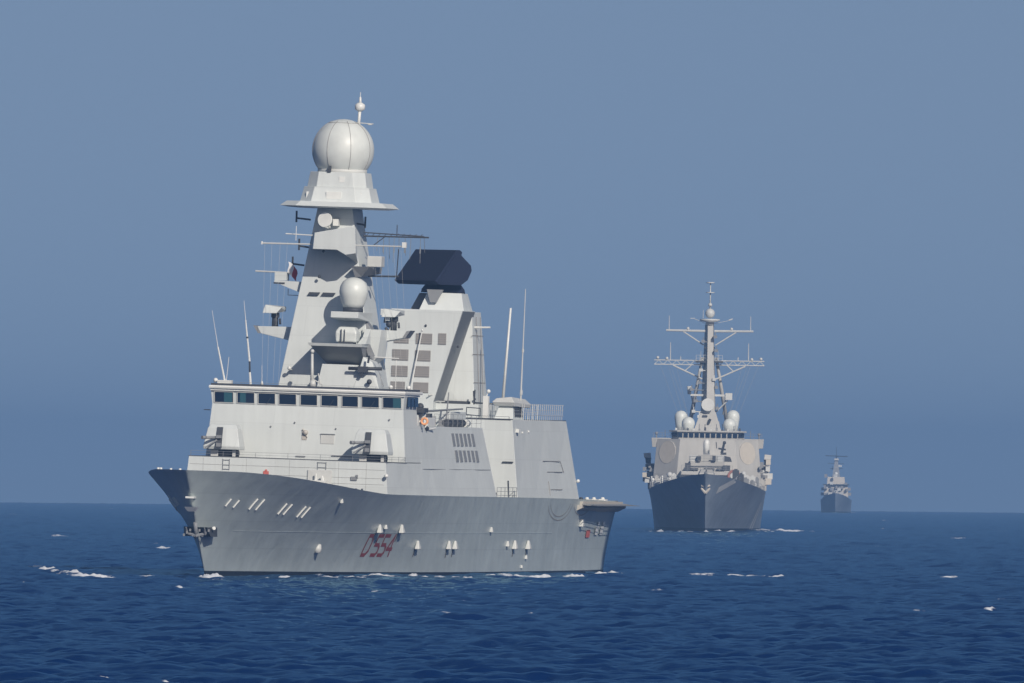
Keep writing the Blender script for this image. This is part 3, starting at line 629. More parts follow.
# hangar block
def hang(a): return interp(a, [91, 122], [9.2, 9.15]), interp(a, [91, 122], [8.5, 7.78])
mb = MB(); prism_side(mb, [(a, hang(a)[0], 6.45, hang(a)[1], 13.16) for a in (91.2, 100, 110, 122.0)])
hangar = mb.build('hangar_block', 'sup', S1, bevel=.03)
def hy(a, z): lo, hi = hang(a); return lo + (hi - lo) * (z - 6.45) / 6.71
mb = MB()
for (a0, z0), (a1, z1) in (((105.9, 9.72), (115.0, 9.7)), ((115.0, 9.7), (116.1, 8.75)), ((107.5, 8.8), (115.5, 8.8)), ((108, 7.3), (114, 7.3)), ((107.5, 8.0), (107.5, 6.8))):
    mb.tube((a0, hy(a0, z0) + .02, z0), (a1, hy(a1, z1) + .02, z1), .03)
mb.build('boat_door_frame', 'grille', hangar)
mb = MB()
for a0, z0 in ((96, 12.1), (99.5, 12.2)): mb.tube((a0, hy(a0, z0), z0), (a0, hy(a0, z0) + .12, z0), .10, .07)
mb.box(92.6, 93.4, hy(93, 12.2), hy(93, 12.2) + .3, 12.1, 12.4)
mb.each('side_lamp', 'white', hangar)
mb = MB(); mb.rail([(91.3, -8.2, 13.16), (91.3, 8.2, 13.16)], .25, 3, 1, .02); mb.box(91.1, 92, -8.4, 8.4, 13.163, 13.24); mb.build('roof_edge', 'dark', hangar)
mb = MB(); mb.box(92, 121.9, 7.6, 7.78, 13.163, 13.22); mb.build('gutter', 'dark', hangar)
mb = MB(); mb.tube((122.0, 8.3, 7.95), (122.0, 9.0, 8.0), .05); mb.ball((122.0, 9.0, 8.05), .16, 10); mb.build('stern_lamp', 'white', hangar)
mb = MB()
for a0 in np.arange(97.5, 121.5, 1.15):
    yy = interp(a0, [91, 122], [8.3, 7.6]); mb.tube((a0, yy, 13.16), (a0, yy + .06, 14.55), .028, .028, 4)
for z in (13.6, 14.05, 14.5): mb.tube((97.5, 8.17, z), (121.2, 7.66, z), .022, .022, 4)
for a0 in np.arange(97.5, 121.5, 2.3): mb.tube((a0, 5.5, 13.16), (a0, 5.5, 14.5), .028, .028, 4)
for z in (13.8, 14.45): mb.tube((97.5, 5.5, z), (121.2, 5.5, z), .02, .02, 4)
mb.build('netting_rail', 'pale', S1)
# sensor cabin and whips on the hangar roof
mb = MB(); mb.frus((94.2, 99.5, 6.35, 8.0), 13.16, (94.6, 99.3, 6.7, 7.9), 14.3); cab = mb.build('sensor_cabin', 'sup', S1, bevel=.05)
mb = MB(); mb.loft([[(94.3, 6.35, 14.30), (101.5, 6.35, 14.30), (101.5, 8.2, 14.20), (94.3, 8.1, 14.30)], [(94.0, 6.2, 14.65), (101.6, 6.2, 14.65), (101.6, 8.25, 14.5), (94.0, 8.1, 14.65)], [(94.4, 6.5, 14.95), (101.0, 6.5, 14.95), (101.0, 7.8, 14.95), (94.2, 7.8, 15.1)]]); mb.build('cabin_cap', 'pale', cab, bevel=.05)
mb = MB()
for i in range(4):
    for j in range(3): mb.box(95.2 + i * .95, 95.9 + i * .95, 7.7, 8.04 - j * .02, 13.42 + j * .29, 13.64 + j * .29)
mb.build('cabin_grille', 'dark', cab)
mb = MB(); mb.tube((98, 6.43, 14.9), (98, 6.83, 22.65), .13, .085, 8); mb.build('whip_antenna', 'white', S1)
mb = MB(); mb.tube((98, 7.96, 14.75), (98, 8.05, 24.3), .075, .03, 6); mb.tube((98, 7.98, 15.3), (98, 7.99, 15.7), .12, .12, 6); mb.tube((98, 8.01, 18.9), (98, 8.01, 19.2), .1, .1, 6); mb.build('whip_antenna', 'pale', S1)
mb = MB(); mb.box(91.6, 92.2, 5.85, 6.3, 13.24, 15.1); mb.tube((91.9, 6.1, 15.1), (91.9, 6.2, 15.4), .05); mb.ball((91.9, 6.25, 15.5), .18, 10); mb.build('navigation_post', 'white', S1)
mb = MB(); mb.path([(83.0, 6.0, 13.4), (83, 6.0, 14.1), (84.5, 6.9, 14.05), (84.5, 6.9, 13.4), (83, 6, 13.5)], .04); mb.build('roof_rail', 'dark', S1)
# flight deck
mb = MB(); mb.loft([[(a, -b, z0), (a, b, z0), (a, b, z1), (a, -b, z1)] for a, b, z0, z1 in ((122.0, 9.5, 6.0, 6.32), (143.6, 9.3, 5.95, 6.28))]); fd = mb.build('flight_deck', 'beige', S1)
for s in (1, -1):
    mb = MB(); mb.hexa([(121.4, s * 9.5, 6.03), (143.2, s * 9.5, 6.0), (143.2, s * 10.15, 5.93), (121.4, s * 10.15, 5.96)], [(121.4, s * 9.5, 6.08), (143.2, s * 9.5, 6.05), (143.2, s * 10.15, 5.97), (121.4, s * 10.15, 6.0)]); mb.build('net_shadow_plate', 'beige', fd)  # solid plate added along the net so its shadow on the hull is unbroken
    mb = MB()
    for k in range(12):
        a0 = 121.4 + k * 1.82; a1 = a0 + 1.7; y0 = 9.5; y1 = 10.25
        mb.path([(a0, s * y0, 6.1), (a0, s * y1, 5.98), (a1, s * y1, 5.98), (a1, s * y0, 6.1)], .03)
        for j in range(1, 6): mb.tube((a0 + j * .28, s * y0, 6.1), (a0 + j * .28, s * y1, 5.98), .028, .028, 4)
        for j in range(1, 6): mb.tube((a0, s * (y0 + j * .27), 6.08 - j * .02), (a1, s * (y0 + j * .27), 6.08 - j * .02), .028, .028, 4)
        if False: mb.hexa([(a0, s * 9.5, 5.5), (a0 + .2, s * 9.5, 5.5), (a0 + .2, s * 9.55, 5.5), (a0, s * 9.55, 5.5)], [(a0, s * 9.5, 6.0), (a0 + .2, s * 9.5, 6.0), (a0 + .2, s * 10.6, 5.95), (a0, s * 10.6, 5.95)])
    mb.build('safety_net', 'mid', fd)
    mb = MB(); mb.loft([[(a, s * 8.9, 5.4), (a, s * 9.6, 5.75), (a, s * 9.6, 6.0), (a, s * 8.9, 6.0)] for a in (121.0, 143.4)]); mb.build('deck_edge_fairing', 'beige', fd)
for k, a0 in enumerate((124, 127, 130.5, 135)):
    mb = MB(); mb.box(a0, a0 + 1.2, 8.6, 9.2, 6.33, 6.5); mb.tube((a0 + .4, 8.9, 6.5), (a0 + .4, 8.9, 6.66), .2, .12, 8); mb.build('deck_edge_lamp', 'white' if k else 'dark', fd)
mb = MB()
stroke(mb, H1, [(128.6, 3.5), (130.2, 3.5)], .66, .08)
mb.build('quarter_emblem', 'brightred', hull1)
for a0 in (133.6, 136.6):
    mb = MB(); stroke(mb, H1, [(a0 + .2, 3.75), (a0 + 1.2, 3.75)], .75, .10); stroke(mb, H1, [(a0 + .8, 4.4), (a0 + 1.5, 4.4)], .3, .10); mb.build('draught_mark', 'white', hull1)
mb = MB()   # curved weld arcs seen on the quarter
for c0, r0 in ((112.0, 5.0), (112.0, 6.2), (123.5, 4.6)):
    stroke(mb, H1, [(c0 + r0 * math.sin(t), 6.35 - 1.35 * (r0 / 5.0) * math.cos(t)) for t in np.linspace(-1.3, 1.4, 14)], .07, .015)
mb.build('weld_arc', 'grille', hull1)
# ---- main mast of the nearest ship
def mast_w(z): return interp(z, [12.4, 15.3, 24.5, 30.2], [4.35, 4.0, 2.42, 1.47])
def mast_f(z): return interp(z, [12.4, 15.3, 24.5, 30.2], [49.7, 50.0, 50.9, 51.5])
def mast_r(z): return interp(z, [12.4, 15.3, 24.5, 30.2], [57.6, 57.1, 56.5, 56.0])
mb = MB()
mb.loft([[(mast_f(z), -mast_w(z), z), (mast_r(z), -mast_w(z), z), (mast_r(z), mast_w(z), z), (mast_f(z), mast_w(z), z)] for z in (12.4, 15.3, 20, 24.5, 30.2)])
mast = mb.build('main_mast', 'sup', S1, bevel=.04)
# sunlit upper sensor housing, its underside stepped
mb = MB(); mb.hexa([(47.5, y, z) for y, z in ((-1.0, 26.75), (1.0, 26.75), (1.75, 26.35), (2.6, 26.5), (2.5, 28.6), (2.25, 28.72), (-.9, 28.1))],
                   [(51.6, y, z) for y, z in ((-1.95, 26.75), (.75, 26.75), (1.4, 26.1), (2.1, 25.6), (1.8, 28.6), (1.7, 28.72), (-1.75, 28.1))]); mb.build('upper_housing', 'sup', mast, bevel=.03)
mb = MB(); mb.hexa([(50.3, 2.1, 24.55), (54.5, 2.5, 24.75), (54.5, 3.5, 24.9), (50.6, 2.6, 24.6)], [(49.6, 1.9, 25.45), (54.5, 1.9, 25.45), (54.5, 3.6, 25.45), (50.0, 3.35, 25.45)]); mb.build('port_sponson', 'mid', mast)
mb = MB(); mb.box(51.5, 53.0, 2.85, 4.05, 25.46, 26.35); mb.build('port_receiver', 'pale', mast, bevel=.05)
mb = MB()
for y0, y1 in ((-1.9, -.85), (-.75, .45)):
    mb.hexa([(50.55, y0, 22.95), (50.9, y0, 22.95), (50.9, y1 - .15, 22.95), (50.55, y1 - .15, 22.95)], [(50.55, y0 + .15, 23.2), (50.9, y0 + .15, 23.2), (50.9, y1, 23.2), (50.55, y1, 23.2)])
mb.each('dark_louvre', 'dark', mast)
mb = MB()   # starboard gallery with its box
mb.hexa([(51.5, -2.2, 22.95), (53, -2.2, 22.95), (53, -4.9, 23.95), (51.5, -4.9, 23.95)], [(51.5, -2.0, 24.0), (53, -2.0, 24.0), (53, -4.9, 24.1), (51.5, -4.9, 24.1)]); mb.box(51.6, 52.8, -4.9, -3.9, 24.1, 24.75); mb.build('starboard_gallery', 'sup', mast)
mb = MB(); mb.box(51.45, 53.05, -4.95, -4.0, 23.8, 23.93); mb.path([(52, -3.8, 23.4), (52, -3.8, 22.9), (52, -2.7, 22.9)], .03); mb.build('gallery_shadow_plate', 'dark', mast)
# cap plate under the radome house
def octo(c, ha, hy, ch, z): return [(c - ha, -hy + ch, z), (c - ha + ch, -hy, z), (c + ha - ch, -hy, z), (c + ha, -hy + ch, z), (c + ha, hy - ch, z), (c + ha - ch, hy, z), (c - ha + ch, hy, z), (c - ha, hy - ch, z)]
mb = MB(); mb.loft([octo(53.6, 3.9, 3.7, 1.2, 30.2), octo(53.6, 4.5, 4.5, 1.6, 30.32), octo(53.6, 3.9, 4.0, 1.4, 30.72)]); plate = mb.build('mast_platform', 'sup', S1)
mb = MB(); mb.loft([octo(53.6, 3.05, 3.05, 1.15, 30.6), octo(53.6, 2.72, 2.72, 1.05, 31.95)]); mb.loft([octo(53.6, 2.5, 2.5, .95, 31.95), octo(53.6, 2.3, 2.3, .88, 33.2)]); house = mb.build('radome_house', 'sup', S1, bevel=.03)
mb = MB()
for y, z, a, w, h in ((-1.95, 31.25, 51.2, .45, .26), (-.0, 31.25, 50.62, .62, .3), (1.95, 31.25, 51.2, .3, .26), (-1.55, 32.6, 51.55, .22, .2), (.55, 32.6, 51.15, .22, .22)):
    mb.box(a, a + .25, y - w, y + w, z - h, z + h)
mb.each('array_panel', 'white', house)
mb = MB(); R0 = 2.58; zc = 35.05
mb.ball((53.6, 0.12, zc), R0, 40, -.80, 1.0); dome = mb.build('radome', 'offwhite', S1)
mb = MB(); N = 36
for an in np.linspace(0, 2 * math.pi, 9)[:-1] + .35:
    pts = [(53.6 + (R0 + .012) * math.cos(t) * math.cos(an), .12 + (R0 + .012) * math.cos(t) * math.sin(an), zc + (R0 + .012) * math.sin(t)) for t in np.linspace(-.9, 1.18, 26)]; mb.path(pts, .022, 4)
for t0 in (1.05,):
    pts = [(53.6 + (R0 + .012) * math.cos(t0) * math.cos(x), .12 + (R0 + .012) * math.cos(t0) * math.sin(x), zc + (R0 + .012) * math.sin(t0)) for x in np.linspace(0, 2 * math.pi, 40)]; mb.path(pts, .022, 4)
mb.build('radome_seam', 'grille', dome)
mb = MB(); mb.lathe((53.6, .12, 33.15), [(2.05, 0), (2.05, .3), (1.7, .34)], 32); mb.build('radome_collar', 'pale', dome)
mb = MB(); mb.box(51.2, 51.5, -.72, -.42, 33.15, 33.45); mb.box(51.2, 51.5, -.62, -.42, 33.45, 33.7); mb.build('collar_lamp', 'dark', dome)
mb = MB(); mb.tube((53.6, 1.35, 37.0), (53.6, 1.42, 38.5), .13, .13, 8); mb.lathe((53.6, 1.42, 38.3), [(.15, 0), (.42, .18), (.42, .55), (.2, .72)], 14); mb.tube((53.6, 1.42, 38.9), (53.6, 1.42, 39.5), .14, .08, 8); mb.tube((53.6, 1.42, 39.4), (53.6, 1.42, 39.9), .03); mb.build('tacan_antenna', 'white', dome)
mb = MB(); mb.tube((53.6, 1.4, 37.35), (53.6, 2.6, 37.3), .04); mb.tube((53.6, 2.3, 37.2), (53.6, 2.3, 37.3), .2, .2, 8); mb.build('wind_vane', 'pale', dome)
# dish and directors
mb = MB(); c = (50.2, -.5, 29.2)
mb.disc(c, (-1, -.25, .1), .62, .25, 18); mb.disc((50.0, -.55, 29.22), (-1, -.25, .1), .5, .04, 18, .1); mb.tube((51.6, -.5, 29.1), c, .2); mb.box(50.5, 51.4, .05, .5, 28.75, 29.3); mb.tube((51.0, -.3, 28.6), (50.7, -.4, 28.9), .1); mb.build('tracking_dish', 'white', mast)
mb = MB(); mb.box(50.1, 50.3, -.85, -.35, 27.35, 27.5); mb.tube((50.2, -.6, 27.4), (50.2, -.5, 28.0), .04); mb.ball((48.5, -.3, 26.6), .12, 8); mb.ball((50.3, -.9, 24.5), .14, 8); mb.each('signal_lamp', 'dark', mast)
# yards
def yard(name, p0, p1, r, mat='pale'):
    q = MB(); q.tube(p0, p1, r, r * .8, 6); return q.build(name, mat, mast)
yard('signal_yard', (48.3, -5.45, 27.1), (48.3, 6.65, 27.2), .07, 'pale')
yard('signal_yard', (49.0, -3.6, 27.95), (49.0, 1.4, 27.8), .05, 'white')
yard('signal_yard', (52, -6.6, 24.8), (52, -3.3, 24.75), .07, 'pale')
mb = MB(); mb.box(48.1, 48.5, 6.35, 6.7, 27.1, 27.55); mb.tube((48.3, -5.45, 27.0), (48.3, -5.45, 27.25), .08); mb.tube((48.3, -2.6, 27.4), (48.3, -2.6, 28.6), .03); mb.each('yard_end_lamp', 'white', mast)
mb = MB(); mb.path([(53, 2.2, 28.0), (53, 7.7, 28.05)], .07); mb.path([(53, 2.2, 28.3), (53, 7.3, 28.12)], .05)
for k in range(10): mb.tube((53, 2.4 + k * .5, 28.0), (53, 2.65 + k * .5, 28.28), .03)
mb.tube((53, 5.0, 28), (53, 5.0, 29.0), .04); mb.tube((53, 3.0, 27.2), (53, 4.0, 28), .04); mb.build('lattice_yard', 'dark', mast)
mb = MB()
for k, y in enumerate((3.4, 3.9, 4.35, 4.8, 5.2, 5.7, 6.2, 7.0, 7.3)):
    mb.tube((53, y, 28.0), (53 + (k % 3) * .4, y - .05, 26.8 - (k % 4) * .3), .022)
    if k % 2: mb.tube((53, y, 27.2), (53, y, 26.7), .06)
mb.build('dipole_row', 'mid', mast)
mb = MB(); mb.path([(53.5, 2.6, 24.7), (53.5, 5.2, 24.75)], .08); mb.tube((53.5, 5.0, 24.7), (53.5, 5.1, 27), .05); mb.build('lower_port_yard', 'dark', mast)
for y0, y1, z in ((-3.4, -2.2, 29.3), (-3.1, -2.2, 27.0), (-3.6, -2.6, 25.5), (1.7, 2.4, 29.0)):
    mb = MB(); mb.tube((52.5, y1, z - .1), (52.5, y0, z), .08); e = y0 if y0 < 0 else y1; mb.tube((52.5, e, z - .35), (52.5, e, z + .6), .09); mb.build('direction_finder', 'dark', mast)
# halyards
mb = MB()
for y in (-5.2, -4.6, -3.9, -3.3): mb.tube((48.3, y, 27.3), (48.0 - y * .1, y * .75 - 1.2, 15.5), .008, .008, 4)
for y in (3.9, 4.4, 5.0, 5.6, 6.2): mb.tube((48.3, y, 27.3), (52.0, y * .85 + 1.4, 15.3), .008, .008, 4)
mb.each('halyard', 'pale', mast)
# side arms with directors
for s in (1, -1):
    mb = MB(); r = 2.6
    mb.hexa([(51.9, s * r, 18.95), (54.1, s * r, 18.95), (54.1, s * 5.95, 19.65), (51.9, s * 5.95, 19.65)], [(51.9, s * r, 20.28), (54.1, s * r, 20.28), (54.1, s * 6.3, 20.25), (51.9, s * 6.3, 20.25)])
    arm = mb.build('director_arm', 'sup', S1, bevel=.03)
    mb = MB(); mb.hexa([(51.88, s * 5.96, 19.66), (54.12, s * 5.96, 19.66), (54.12, s * 6.2, 19.66), (51.88, s * 6.2, 19.66)], [(51.88, s * 6.3, 20.24), (54.12, s * 6.3, 20.24), (54.12, s * 6.62, 20.3), (51.88, s * 6.62, 20.3)]); mb.build('arm_tip', 'mid', arm)
    mb = MB(); mb.tube((53, s * 5.0, 20.25), (53, s * 5.0, 21.5), .27, .24, 10); mb.box(52.7, 53.3, s * 5.0 - .28, s * 5.0 + .3, 21.0, 21.4); mb.tube((52.7, s * 5.0 + .45, 20.9), (52.4, s * 5.0 + .55, 20.5), .1); mb.build('director_post', 'dark', arm)
    mb = MB(); y = s * 5.0
    mb.hexa([(51.7, y - .85, 21.35), (53.8, y - .7, 21.45), (53.8, y + .75, 21.55), (51.7, y + .3, 21.35)], [(51.9, y - .68, 22.05), (53.8, y - .6, 22.05), (53.8, y + .75, 21.95), (51.9, y + .72, 21.85)]); mb.build('director_head', 'sup', arm, bevel=.04)
mb = MB(); mb.hexa([(50.5, 2.9, 20.25), (52, 2.9, 20.25), (52, 3.6, 20.25), (50.5, 3.6, 20.25)], [(50.9, 2.4, 21.4), (52, 2.4, 21.4), (52, 2.9, 21.2), (50.9, 2.9, 21.2)]); mb.build('sensor_bracket', 'mid', mast)
# satcom dome platform, box director platform
mb = MB(); mb.loft([[(46.9, .8, 21.15), (50.9, .8, 20.9), (50.9, 3.35, 20.9), (46.9, 3.1, 21.15)], [(46.9, .8, 21.66), (50.9, .8, 21.66), (50.9, 3.6, 21.66), (46.9, 3.1, 21.66)]]); sp = mb.build('dome_platform', 'sup', S1, bevel=.03)
mb = MB(); mb.lathe((48.2, 2.42, 21.66), [(.85, 0), (.85, .32)], 20); mb.build('dome_foot', 'dark', sp)
mb = MB(); mb.lathe((48.2, 2.42, 21.98), [(.78, 0), (.95, .35), (1.13, .95), (1.19, 1.35), (1.12, 1.8), (.92, 2.18), (.6, 2.42), (.25, 2.53), (.01, 2.55)], 28); mb.build('satellite_dome', 'offwhite', S1)
mb = MB(); mb.loft([[(49.4, .15, 17.35), (50.6, .15, 17.35), (50.6, 3.3, 17.35), (49.4, 3.3, 17.35)], [(46.6, -.75, 18.78), (50.6, -.75, 18.78), (50.6, 3.5, 18.78), (46.6, 3.5, 18.78)]]); mb.build('platform_knee', 'mid', S1)
mb = MB(); mb.loft([[(46.5, -.85, 18.78), (50.6, -.85, 18.78), (50.6, 3.6, 18.78), (46.5, 3.55, 18.78)], [(46.4, -.95, 19.02), (50.6, -.95, 19.02), (50.6, 3.7, 19.02), (46.4, 3.6, 19.02)]]); mb.build('lower_platform', 'sup', S1)
mb = MB(); mb.loft([[(47.1, 1.25, 19.15), (48.7, 1.25, 19.15), (48.7, 2.95, 19.15), (47.1, 2.95, 19.15)], [(47.0, 1.2, 20.0), (48.8, 1.2, 20.0), (48.8, 3.0, 20.0), (47.0, 3.0, 20.0)], [(47.3, 1.45, 20.42), (48.6, 1.45, 20.42), (48.6, 2.75, 20.42), (47.3, 2.75, 20.42)]]); bd = mb.build('tracking_radar', 'offwhite', S1, bevel=.12)
mb = MB(); mb.box(46.9, 47.0, 1.68, 1.76, 19.2, 20.2); mb.box(46.9, 47.0, 1.98, 2.03, 19.2, 20.2); mb.box(47.0, 48.6, 1.5, 2.7, 19.02, 19.15); mb.each('radar_gap', 'dark', bd)
mb = MB(); mb.hexa([(47.5, 3.0, 19.03), (49.8, 3.0, 19.03), (49.8, 3.7, 19.03), (47.5, 3.7, 19.03)], [(48.8, 3.2, 19.03 + .6), (49.8, 3.2, 20.3), (49.8, 3.65, 20.3), (48.8, 3.65, 19.03 + .6)]); mb.hexa([(50.2, 2.9, 16.5), (52, 2.9, 16.5), (52, 4.6, 18.0), (50.2, 4.2, 18.0)], [(50.2, 2.9, 20.28), (52, 2.9, 20.28), (52, 4.7, 20.28), (50.2, 4.5, 20.28)]); mb.build('platform_brace', 'sup', mast)
mb = MB(); mb.loft([[(46.9, -.2, 15.2), (50.4, -.2, 15.2), (50.4, 4.6, 15.2), (46.9, 4.6, 15.2)], [(47.3, .15, 17.3), (50.4, .15, 17.3), (50.4, 3.9, 17.3), (47.3, 2.7, 17.3)]]); fh = mb.build('mast_foot_house', 'sup', S1, bevel=.03)
mb = MB(); mb.hexa([(46.8, 2.9, 15.3), (49.5, 2.9, 15.3), (49.5, 5.1, 15.3), (46.8, 5.1, 15.3)], [(47.6, 3.5, 18.0), (49.5, 3.5, 18.0), (49.5, 4.4, 17.6), (47.6, 4.3, 17.6)]); mb.build('optical_stand', 'sup', S1, bevel=.05)
mb = MB(); mb.tube((46.6, 2.5, 17.0), (46.6, 5.3, 17.05), .14, .14, 8); mb.box(46.4, 46.9, 3.3, 4.1, 16.7, 17.2); mb.tube((46.6, 3.9, 17.0), (46.6, 3.5, 16.4), .16); mb.ball((46.5, 4.3, 15.95), .22, 10); mb.tube((46.7, 4.1, 17.5), (46.7, 4.2, 18.1), .1); mb.build('optical_director', 'dark', S1)
mb = MB(); mb.tube((47.2, 4.5, 18.0), (47.2, 6.6, 17.95), .05); mb.build('small_yard', 'white', S1)
mb = MB(); mb.hexa([(49.2, 3.7, 17.9), (49.7, 3.7, 17.9), (49.7, 4.2, 17.9), (49.2, 4.2, 17.9)], [(49.2, 3.3, 19.2), (49.7, 3.3, 19.2), (49.7, 3.6, 19.2), (49.2, 3.6, 19.2)]); mb.tube((49, 4.0, 18.0), (49, 5.0, 15.6), .12); mb.build('stay_strut', 'mid', mast)
# roof of the bridge
mb = MB(); mb.tube((46, -.4, 15.4), (46, -.47, 18.1), .15, .11, 8); mb.ball((46, -.47, 18.3), .18, 8); mb.tube((46, -.35, 15.4), (46, -.35, 15.9), .32, .2, 8); mb.tube((46, -.35, 16.0), (46, .45, 15.6), .05); mb.tube((46, .1, 16.5), (46, .3, 15.6), .06); mb.build('roof_mast', 'pale', S1)
mb = MB(); mb.tube((46, -7.7, 15.5), (46, -8.4, 18.4), .085, .06, 6); mb.tube((46, -8.4, 18.4), (46, -9.0, 21.4), .03, .015, 5); mb.box(45.7, 46.3, -8.3, -7.1, 15.42, 15.68); mb.ball((46, -8.5, 15.65), .2, 8); mb.tube((46, -7.6, 15.6), (46, -7.45, 17.6), .025); mb.build('whip_antenna', 'white', S1)
mb = MB(); mb.tube((46, -5.55, 15.42), (46, -5.65, 16.4), .10, .09, 6); mb.tube((46, -5.7, 17.3), (46, -5.95, 19.2), .085, .07, 6); mb.tube((46, -5.97, 19.3), (46, -6.15, 20.7), .07, .05, 6); mb.tube((46, -6.15, 20.7), (46, -6.35, 22.3), .03, .015, 5); wa = mb.build('whip_antenna', 'white', S1)
mb = MB(); mb.tube((46, -5.65, 16.4), (46, -5.7, 17.3), .085, .085, 6); mb.tube((46, -5.95, 19.2), (46, -5.96, 19.33), .11, .11, 6); mb.build('antenna_coil', 'dark', wa)
mb = MB(); mb.tube((46, -4.6, 15.42), (46, -4.6, 15.7), .14, .05, 8); mb.tube((46, -4.6, 15.6), (46, -4.65, 17.0), .02); mb.build('whip_antenna', 'white', S1)
mb = MB(); mb.ball((49.2, -2.95, 16.85), .17, 8); mb.box(49.3, 50, -3.0, -2.8, 16.7, 16.8); mb.build('mast_lamp', 'white', S1)
mb = MB()
for y in (6.2, 7.7): mb.ball((46, y, 15.55), .2, 8); mb.tube((46, y, 15.4), (46, y, 15.6), .1)
mb.tube((46, 6.6, 15.4), (46, 6.6, 17.8), .03); mb.build('roof_fittings', 'white', S1)
mb = MB(); mb.rail([(42.3, -7.9, 15.42), (42.3, 7.9, 15.42)], .001 + .12, 2, 1, .015); mb.build('roof_cable', 'mid', brim)
# ---- aft tower, funnel and long range radar
def fb(z): return interp(z, [12.4, 22.3], [3.85, 3.15])
mb = MB(); mb.loft([[(99.4, -fb(z), z), (interp(z, [12.4, 22.3], [106.2, 104.2]), -fb(z), z), (interp(z, [12.4, 22.3], [106.2, 104.2]), fb(z), z), (99.4 + (z - 12.4) * .05, fb(z), z)] for z in (12.4, 22.2)]); fun = mb.build('funnel', 'sup', S1, bevel=.03)
def at(z): return interp(z, [13.2, 14.45, 22.26], [.9, .95, 3.22])
def ast(z): return interp(z, [13.2, 22.26], [3.72, 2.92])
def arr(z): return interp(z, [13.2, 22.26], [101.2, 100.6])
mb = MB(); mb.loft([[(95.0, -ast(z), z), (arr(z), -ast(z), z), (arr(z), at(z) + .08, z), (95.0, at(z), z)] for z in (13.2, 14.45, 22.26)]); tower = mb.build('aft_tower', 'sup', S1, bevel=.02)
mb = MB(); mb.box(96.5, 108.5, -4.6, 4.6, 13.1, 14.35); mb.build('tower_foot', 'sup', S1, bevel=.03)
def grl(y0, y1, z0, z1, par, a):
    q = MB(); q.box(a - .06, a + .1, y0, y1, z0, z1); g = q.build('grille', 'grille', par)
    q = MB()
    for k in range(5): q.box(a - .1, a - .05, y0, y1, z0 + (k + .35) * (z1 - z0) / 5, z0 + (k + .6) * (z1 - z0) / 5)
    q.build('slats', 'grille', g)
for y0, z0, y1, z1 in ((-.71, 20.23, .69, 19.33), (1.22, 20.29, 1.9, 19.33), (-2.7, 18.82, -1.31, 17.88), (-.73, 18.79, .6, 17.88), (-2.73, 17.43, -1.33, 16.5), (-.79, 17.45, .53, 16.52), (-2.76, 16.08, -1.52, 15.2), (-.79, 16.07, .5, 15.19), (-2.6, 20.2, -1.33, 19.34)):
    grl(y0, y1, z1, z0, tower, 95.0)
mb = MB(); mb.tube((94.6, -.84, 16.2), (94.6, -.15, 20.4), .07, .05, 6); mb.tube((94.6, -.84, 16.2), (94.6, -.95, 14.8), .05); mb.ball((94.5, -.1, 20.5), .1, 6); mb.build('pole_antenna', 'white', tower)
mb = MB(); mb.tube((94.6, .6, 15.0), (95.2, 1.0, 15.1), .06); mb.tube((95.2, .9, 14.5), (101, 1.5, 14.5), .06); mb.build('step_rail', 'pale', tower)
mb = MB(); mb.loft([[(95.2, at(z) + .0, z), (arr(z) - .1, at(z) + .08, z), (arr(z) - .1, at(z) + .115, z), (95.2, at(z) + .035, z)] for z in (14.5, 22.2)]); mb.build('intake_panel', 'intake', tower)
mb = MB()
for a, y, z in ((96.5, 2.66, 19.2), (99.2, 3.78, 14.8), (94.95, .1, 20.9), (94.95, -3.0, 19.9)): mb.ball((a, y, z), .11, 6)
mb.each('tower_lamp', 'dark', tower)
mb = MB(); mb.tube((101, 3.1, 20.9), (101, 4.6, 20.95), .09, .07); mb.build('funnel_yard', 'white', fun)
mb = MB()
for z in (16.2, 18.6, 20.2): mb.tube((99.5, fb(z) + .02, z), (105.0, fb(z) + .02, z), .03)
for a in (101.5, 103.5): mb.tube((a, fb(13.5) + .02, 14.5), (a, fb(21) + .02, 21.8), .03)
mb.build('funnel_seam', 'grille', fun)
mb = MB(); mb.box(98.7, 99.3, -.2, 3.4, 14.36, 14.6); mb.tube((98.2, 3.9, 14.3), (98.2, 3.95, 15.6), .07); mb.path([(97.8, 3.9, 15.5), (97.8, 4.0, 14.5), (104, 4.5, 14.45)], .08); mb.build('foot_rail', 'dark', S1)
# starboard director on the tower, its arm cantilevered
mb = MB(); mb.box(93.6, 96.5, -3.6, -2.2, 21.65, 22.2); mb.box(94.2, 95.6, -3.3, -2.9, 21.2, 21.65); mb.build('tower_bracket', 'sup', tower, bevel=.03)
mb = MB(); mb.tube((94.6, -3.2, 21.65), (94.6, -3.3, 21.0), .22); mb.ball((94.6, -3.0, 20.9), .28, 8); mb.tube((94.6, -3.3, 20.6), (94.8, -3.0, 20.2), .14); mb.build('camera_head', 'dark', tower)
